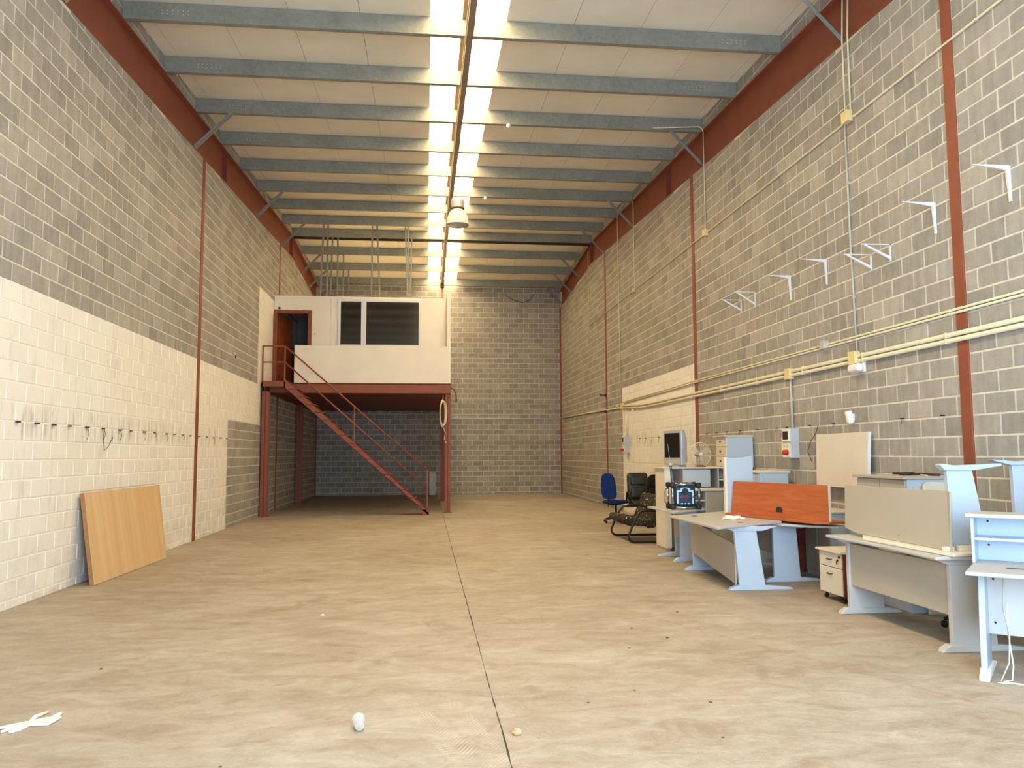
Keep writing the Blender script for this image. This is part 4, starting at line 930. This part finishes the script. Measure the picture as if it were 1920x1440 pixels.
for x in (px0+.05, px1-.05):
    for y in (py0+.05, py1-.05): MB().lathe([(.022, -.012), (.025, 0), (.022, .012)], 14, T(x, y, .025) @ RX(90)).build('castor', 'black', P_); MB().box(x-.012, x+.012, y-.012, y+.012, .045, .07).build('castor_fork', 'dark', P_)
# desk C and the overturned desk J on it
C_ = thing('office_desk', 'long greige desk in front with a deep modesty panel, another desk overturned on it', 'desk', (4.2, 6.7, 0), group='office desks')
MB().prism([(3.88, 7.5, .71), (3.9, 6.6, .71), (3.86, 5.77, .71), (4.65, 5.77, .71), (4.5, 7.5, .71)], (0, 0, .026)).build('tabletop', 'desk', C_, .008)
leg_frame(C_, 5.86, 4.03, 4.4, 3.93, 4.66, 0, .71, mat='desk'); leg_frame(C_, 7.36, 4.03, 4.38, 3.93, 4.55, 0, .71, mat='desk')
bx(4.05, 4.07, 5.9, 7.36, .27, .66).build('modesty_panel', 'panel', C_, .002)
Jd = thing('overturned_desk', 'overturned greige desk with a pale leg sticking up, on the long desk', 'desk', (4.3, 6.5, .737))
MB().prism([(3.95, 6.95, .737), (3.97, 5.72, .737), (4.12, 5.75, .737), (4.6, 5.85, .737), (4.6, 7.3, .737), (4.15, 7.3, .737)], (0, 0, .028)).build('tabletop', 'edge', Jd, .008)
MB().prism([(4.085, 7.5, .80), (4.07, 7.24, .767), (4.04, 5.85, .767), (4.075, 5.88, 1.215), (4.09, 5.93, 1.225), (4.12, 7.54, 1.215)], (.02, .0, 0)).build('front_panel', 'panel', Jd, .003)
lgm = MB(); lgm.prism([(4.06, 6.0, .77), (4.37, 6.0, .77), (4.36, 6.0, 1.2), (4.28, 6.0, 1.38), (4.13, 6.0, 1.38)][:0] or [(4.16, 5.98, .767), (4.46, 5.98, .767), (4.35, 5.98, 1.385), (4.13, 5.98, 1.385)], (0, .045, 0)); lg = lgm.build('leg', 'desk_leg', Jd, .004)
MB().prism([(4.11, 5.965, 1.385), (4.36, 5.965, 1.385), (4.6, 5.965, 1.42), (4.6, 5.965, 1.44), (4.2, 5.965, 1.425), (4.09, 5.965, 1.44), (4.07, 5.965, 1.43)], (0, .075, 0)).build('foot', 'desk_leg', lg, .006)
bx(4.0, 4.08, 5.86, 5.9, .765, .8).build('corner_block', 'edge', Jd, .004); bx(4.12, 4.3, 5.86, 5.9, .765, .805).build('corner_block', 'edge', Jd, .004)
MB().lathe([(.006, 0), (0, .003)], 8, T(4.052, 6.55, .82) @ RY(-90)).build('screw_cap', 'dark', Jd)
# beige board behind, and a spare leg at the frame edge
o = thing('beige_board', 'beige board standing behind the raised desk leg', 'board', (4.85, 6.95, 0))
MB().prism([(4.74, 7.22, .0), (5.22, 7.22, 0), (5.22, 7.22, 1.245), (4.78, 7.22, 1.245), (4.74, 7.22, 1.21)], (0, .02, 0)).build('board_face', 'cream_lam', o, .003)
K_ = thing('overturned_desk', 'second raised desk leg at the right edge of the picture, behind the hutch desk', 'desk', (5.0, 6.4, 0))
MB().prism([(4.97, 6.3, 0), (5.2, 6.3, 0), (5.16, 6.3, 1.42), (4.95, 6.3, 1.42)], (0, .045, 0)).build('leg', 'desk_leg', K_, .004)
MB().prism([(4.76, 6.285, 1.47), (4.78, 6.285, 1.455), (4.93, 6.285, 1.42), (5.17, 6.285, 1.42), (5.23, 6.285, 1.455), (5.22, 6.285, 1.47), (5.0, 6.285, 1.45)], (0, .075, 0)).build('foot', 'desk_leg', K_, .006)
# hutch desk D, turned
D2 = thing('hutch_desk', 'pale desk with a two-shelf hutch at the right edge, cables hanging below', 'desk', (3.6, 5.08, 0), math.radians(-41.3))
R_ = WM[D2.name]
MB().box(0, 1.4, 0, .74, .705, .733, R_).build('tabletop', 'desk', D2, .01)
MB().box(.0, .02, .5, .76, .733, 1.06, R_).build('hutch_side', 'desk_leg', D2, .003); MB().box(1.38, 1.4, .5, .76, .733, 1.06, R_).build('hutch_side', 'desk_leg', D2, .003)
MB().box(-.03, 1.43, .46, .78, 1.06, 1.088, R_).build('hutch_top', 'desk', D2, .008); MB().box(.02, 1.38, .52, .75, .895, .915, R_).build('shelf', 'desk_leg', D2, .003)
MB().box(.02, 1.38, .745, .755, .733, 1.06, R_).build('hutch_back', 'desk_leg', D2)
for (x, z) in ((.09, 1.02), (.09, .845)): MB().lathe([(.008, 0), (0, .004)], 10, R_ @ T(x, .744, z) @ RX(90)).build('screw_cap', 'black', D2)
MB().box(.22, .34, .3, .32, .733, .737, R_).build('cable_slot', 'dark', D2)
lg = MB().prism([R_ @ Vector(p) for p in ((.05, .28, .705), (.05, .6, .705), (.05, .52, .05), (.05, .17, .05), (.05, .19, .35))], (R_.to_3x3() @ Vector((.04, 0, 0)))).build('leg', 'desk_leg', D2, .006)
MB().prism([R_ @ Vector(p) for p in ((.04, .1, 0), (.04, .7, 0), (.04, .69, .02), (.04, .52, .055), (.04, .2, .065), (.04, .115, .03))], (R_.to_3x3() @ Vector((.065, 0, 0)))).build('foot', 'plastic_w', lg, .008)
lg = MB().box(1.3, 1.34, .2, .55, .05, .705, R_).build('leg', 'desk_leg', D2, .006)
MB().box(.09, 1.3, .42, .44, .26, .69, R_).build('modesty_panel', 'desk', D2, .002)
for (x, z) in ((.13, .64), (.13, .34)): MB().lathe([(.008, 0), (0, .004)], 10, R_ @ T(x, .419, z) @ RX(90)).build('screw_cap', 'black', D2)
o = thing('hanging_cables', 'thin grey and white cables hanging from the hutch desk to the floor', 'cable', (3.85, 5.1, 0))
MB().tube([(3.93, 5.15, .7), (3.92, 5.15, .45), (3.93, 5.12, .3), (3.9, 5.1, .12), (3.82, 5.08, .01), (3.78, 5.06, .006), (3.86, 5.02, .006)], .005, 6).build('grey_cable', 'grey_c', o, smooth=True)
MB().tube([(3.935, 5.14, .5), (3.935, 5.14, .3), (3.93, 5.1, .1), (3.9, 5.08, .01), (3.83, 5.07, .006), (3.9, 5.0, .006), (3.95, 4.99, .006)], .005, 6).build('white_cable', 'plastic_w', o, smooth=True)

# ---------------------------------------------------------------- chairs
def star_base(parent, M_, r=.3, col='black', n=5, a0=0.0, h=.1):
    for k in range(n):
        a = a0+2*PI*k/n; c, s = math.cos(a), math.sin(a)
        sp = MB().tube([M_ @ Vector((.03*c, .03*s, h+.02)), M_ @ Vector((r*.6*c, r*.6*s, h)), M_ @ Vector((r*c, r*s, h-.03))], [.026, .02, .014], 8).build('base_spoke', col, parent, smooth=True)
        MB().lathe([(.0, -.022), (.026, -.02), (.029, 0), (.026, .02), (0, .022)], 12, M_ @ T(r*c, r*s, .029) @ Matrix.Rotation(a+.7, 4, 'Z') @ RX(90)).build('castor', 'black', sp, smooth=True)
bc = thing('swivel_chair', 'blue fabric swivel chair by the far right wall', 'chair', (4.22, 17.6, 0), math.radians(42))
R_ = WM[bc.name]
star_base(bc, R_, .29, a0=.4)
MB().tube([R_ @ Vector((0, 0, .1)), R_ @ Vector((0, 0, .4))], .025, 10).build('gas_column', 'black', bc, smooth=True)
MB().box(-.1, .1, -.08, .08, .39, .42, R_).build('mechanism', 'black', bc, .01)
MB().rbox(-.24, .24, -.22, .22, .42, .50, .04, R_).build('seat', 'blue', bc, smooth=True)
def shell(M_, w, h, th, taper, axis='x'):
    pts = []
    for i in range(28):
        a = 2*PI*i/28; c, s_ = math.cos(a), math.sin(a)
        yy_ = math.copysign(abs(c)**.55, c)*w/2; zz_ = math.copysign(abs(s_)**.6, s_)*h/2
        yy_ *= 1-taper*(zz_/h+.5)
        pts.append((0, yy_, zz_) if axis == 'x' else (yy_, 0, zz_))
    d = M_.to_3x3() @ (Vector((th, 0, 0)) if axis == 'x' else Vector((0, th, 0)))
    return MB().prism([M_ @ Vector(p) for p in pts], d)
shell(R_ @ T(-.31, 0, .81) @ RY(-8), .42, .58, .07, .22).build('backrest', 'blue', bc, .025, seg=4)
MB().tube([R_ @ Vector((-.1, 0, .4)), R_ @ Vector((-.29, 0, .41)), R_ @ Vector((-.31, 0, .62))], .016, 8).build('back_bar', 'black', bc, smooth=True)
# turn the back toward the camera a little so its face shows
def armchair(label, loc, rz, mat, wid=.5, hh=.62):
    o = thing('executive_chair', label, 'chair', loc, math.radians(rz)); R_ = WM[o.name]
    star_base(o, R_, .3, a0=.2)
    MB().tube([R_ @ Vector((0, 0, .1)), R_ @ Vector((0, 0, .405))], .028, 10).build('gas_column', 'black', o, smooth=True)
    MB().rbox(-wid/2, wid/2, -.25, .25, .42, .54, .055, R_).build('seat', mat, o, smooth=True)
    b = MB().rbox(-wid/2, wid/2, -.055, .055, 0, hh, .055, R_ @ T(0, .25, .5) @ RX(-8)).build('backrest', mat, o, smooth=True)
    MB().rbox(-wid/2+.06, wid/2-.06, -.085, .0, .06, .3, .03, R_ @ T(0, .25, .5) @ RX(-8)).build('back_pad', mat, b, smooth=True)
    MB().rbox(-wid/2+.06, wid/2-.06, -.085, .0, .34, .54, .03, R_ @ T(0, .25, .5) @ RX(-8)).build('back_pad', mat, b, smooth=True)
    for s in (-1, 1):
        x = s*(wid/2+.03)
        MB().tube([R_ @ Vector(p) for p in ((x, -.16, .46), (x, -.24, .6), (x, -.18, .7), (x, .1, .71), (x, .2, .66), (x, .24, .52))], .022, 8).build('armrest', 'black', o, smooth=True)
    return o
armchair('black leather executive chair facing the camera beside the blue chair', (4.58, 16.85, 0), -4, 'leather', .46, .62)
ac = armchair('dark rounded fabric armchair half hidden behind the cubby unit', (4.83, 16.05, 0), 8, 'blackf', .5, .2)
shell(WM[ac.name] @ T(0, .24, .8) @ RX(-8), .54, .62, .09, .3, 'y').build('backrest_shell', 'blackf', ac, .03, seg=4)
# lounge seat
lc = thing('lounge_seat', 'low two-seat lounge chair with confetti upholstery on a black tube frame', 'chair', (3.85, 14.1, 0))
y0, y1 = 13.5, 14.78
for yy_ in (y0, y1):
    pts = [(4.35, yy_, .02), (3.62, yy_, .02)]+arc((3.55, yy_, .12), (0, 0, -1), (-1, 0, 0), .1, 0, 90, 5)+[(3.52, yy_, .3), (3.62, yy_, .48)]+arc((3.72, yy_, .46), (-1, 0, 0), (0, 0, 1), .09, 20, 90, 4)+[(4.2, yy_, .55), (4.32, yy_, .5), (4.36, yy_, .3), (4.35, yy_, .02)]
    MB().tube(pts, .02, 8).build('side_frame', 'black', lc, smooth=True)
    MB().rbox(3.76, 4.16, yy_-.03, yy_+.03, .55, .59, .02).build('arm_pad', 'black', lc, smooth=True)
for (x, z) in ((3.5, .3), (4.3, .2)): MB().tube([(x, y0, z), (x, y1, z)], .015, 8).build('cross_bar', 'black', lc, smooth=True)
MB().tube([(4.35, y0, .02), (4.35, y1, .02)], .02, 8).build('cross_bar', 'black', lc, smooth=True)
MS = T(3.38, 0, .33) @ RY(9)
for (a, b) in ((y0+.03, (y0+y1)/2), ((y0+y1)/2, y1-.03)):
    for k in range(3): MB().rbox(k*.19, k*.19+.2, a, b, 0, .13, .06, MS).build('seat_cushion', 'confetti', lc, smooth=True)
MK = T(3.84, 0, .3) @ RY(22)
for (a, b) in ((y0+.03, (y0+y1)/2), ((y0+y1)/2, y1-.03)):
    for k in range(2): MB().rbox(-.02, .12, a, b, k*.27, k*.27+.29, .06, MK).build('back_cushion', 'confetti', lc, smooth=True)
# swivel base under the desks
for i, (x, y, lab) in enumerate(((4.8, 6.68, 'black castor base of a chair under the long desk'), )):
    sb = thing('chair_base', lab, 'chair base', (x, y, 0)); star_base(sb, WM[sb.name], .26, a0=.5); MB().tube([(x, y, .1), (x, y, .36)], .025, 10).build('gas_column', 'black', sb)
sb = thing('chair_base', 'black castor base of a chair behind the hutch desk', 'chair base', (4.72, 6.3-.35, 0)) if False else None
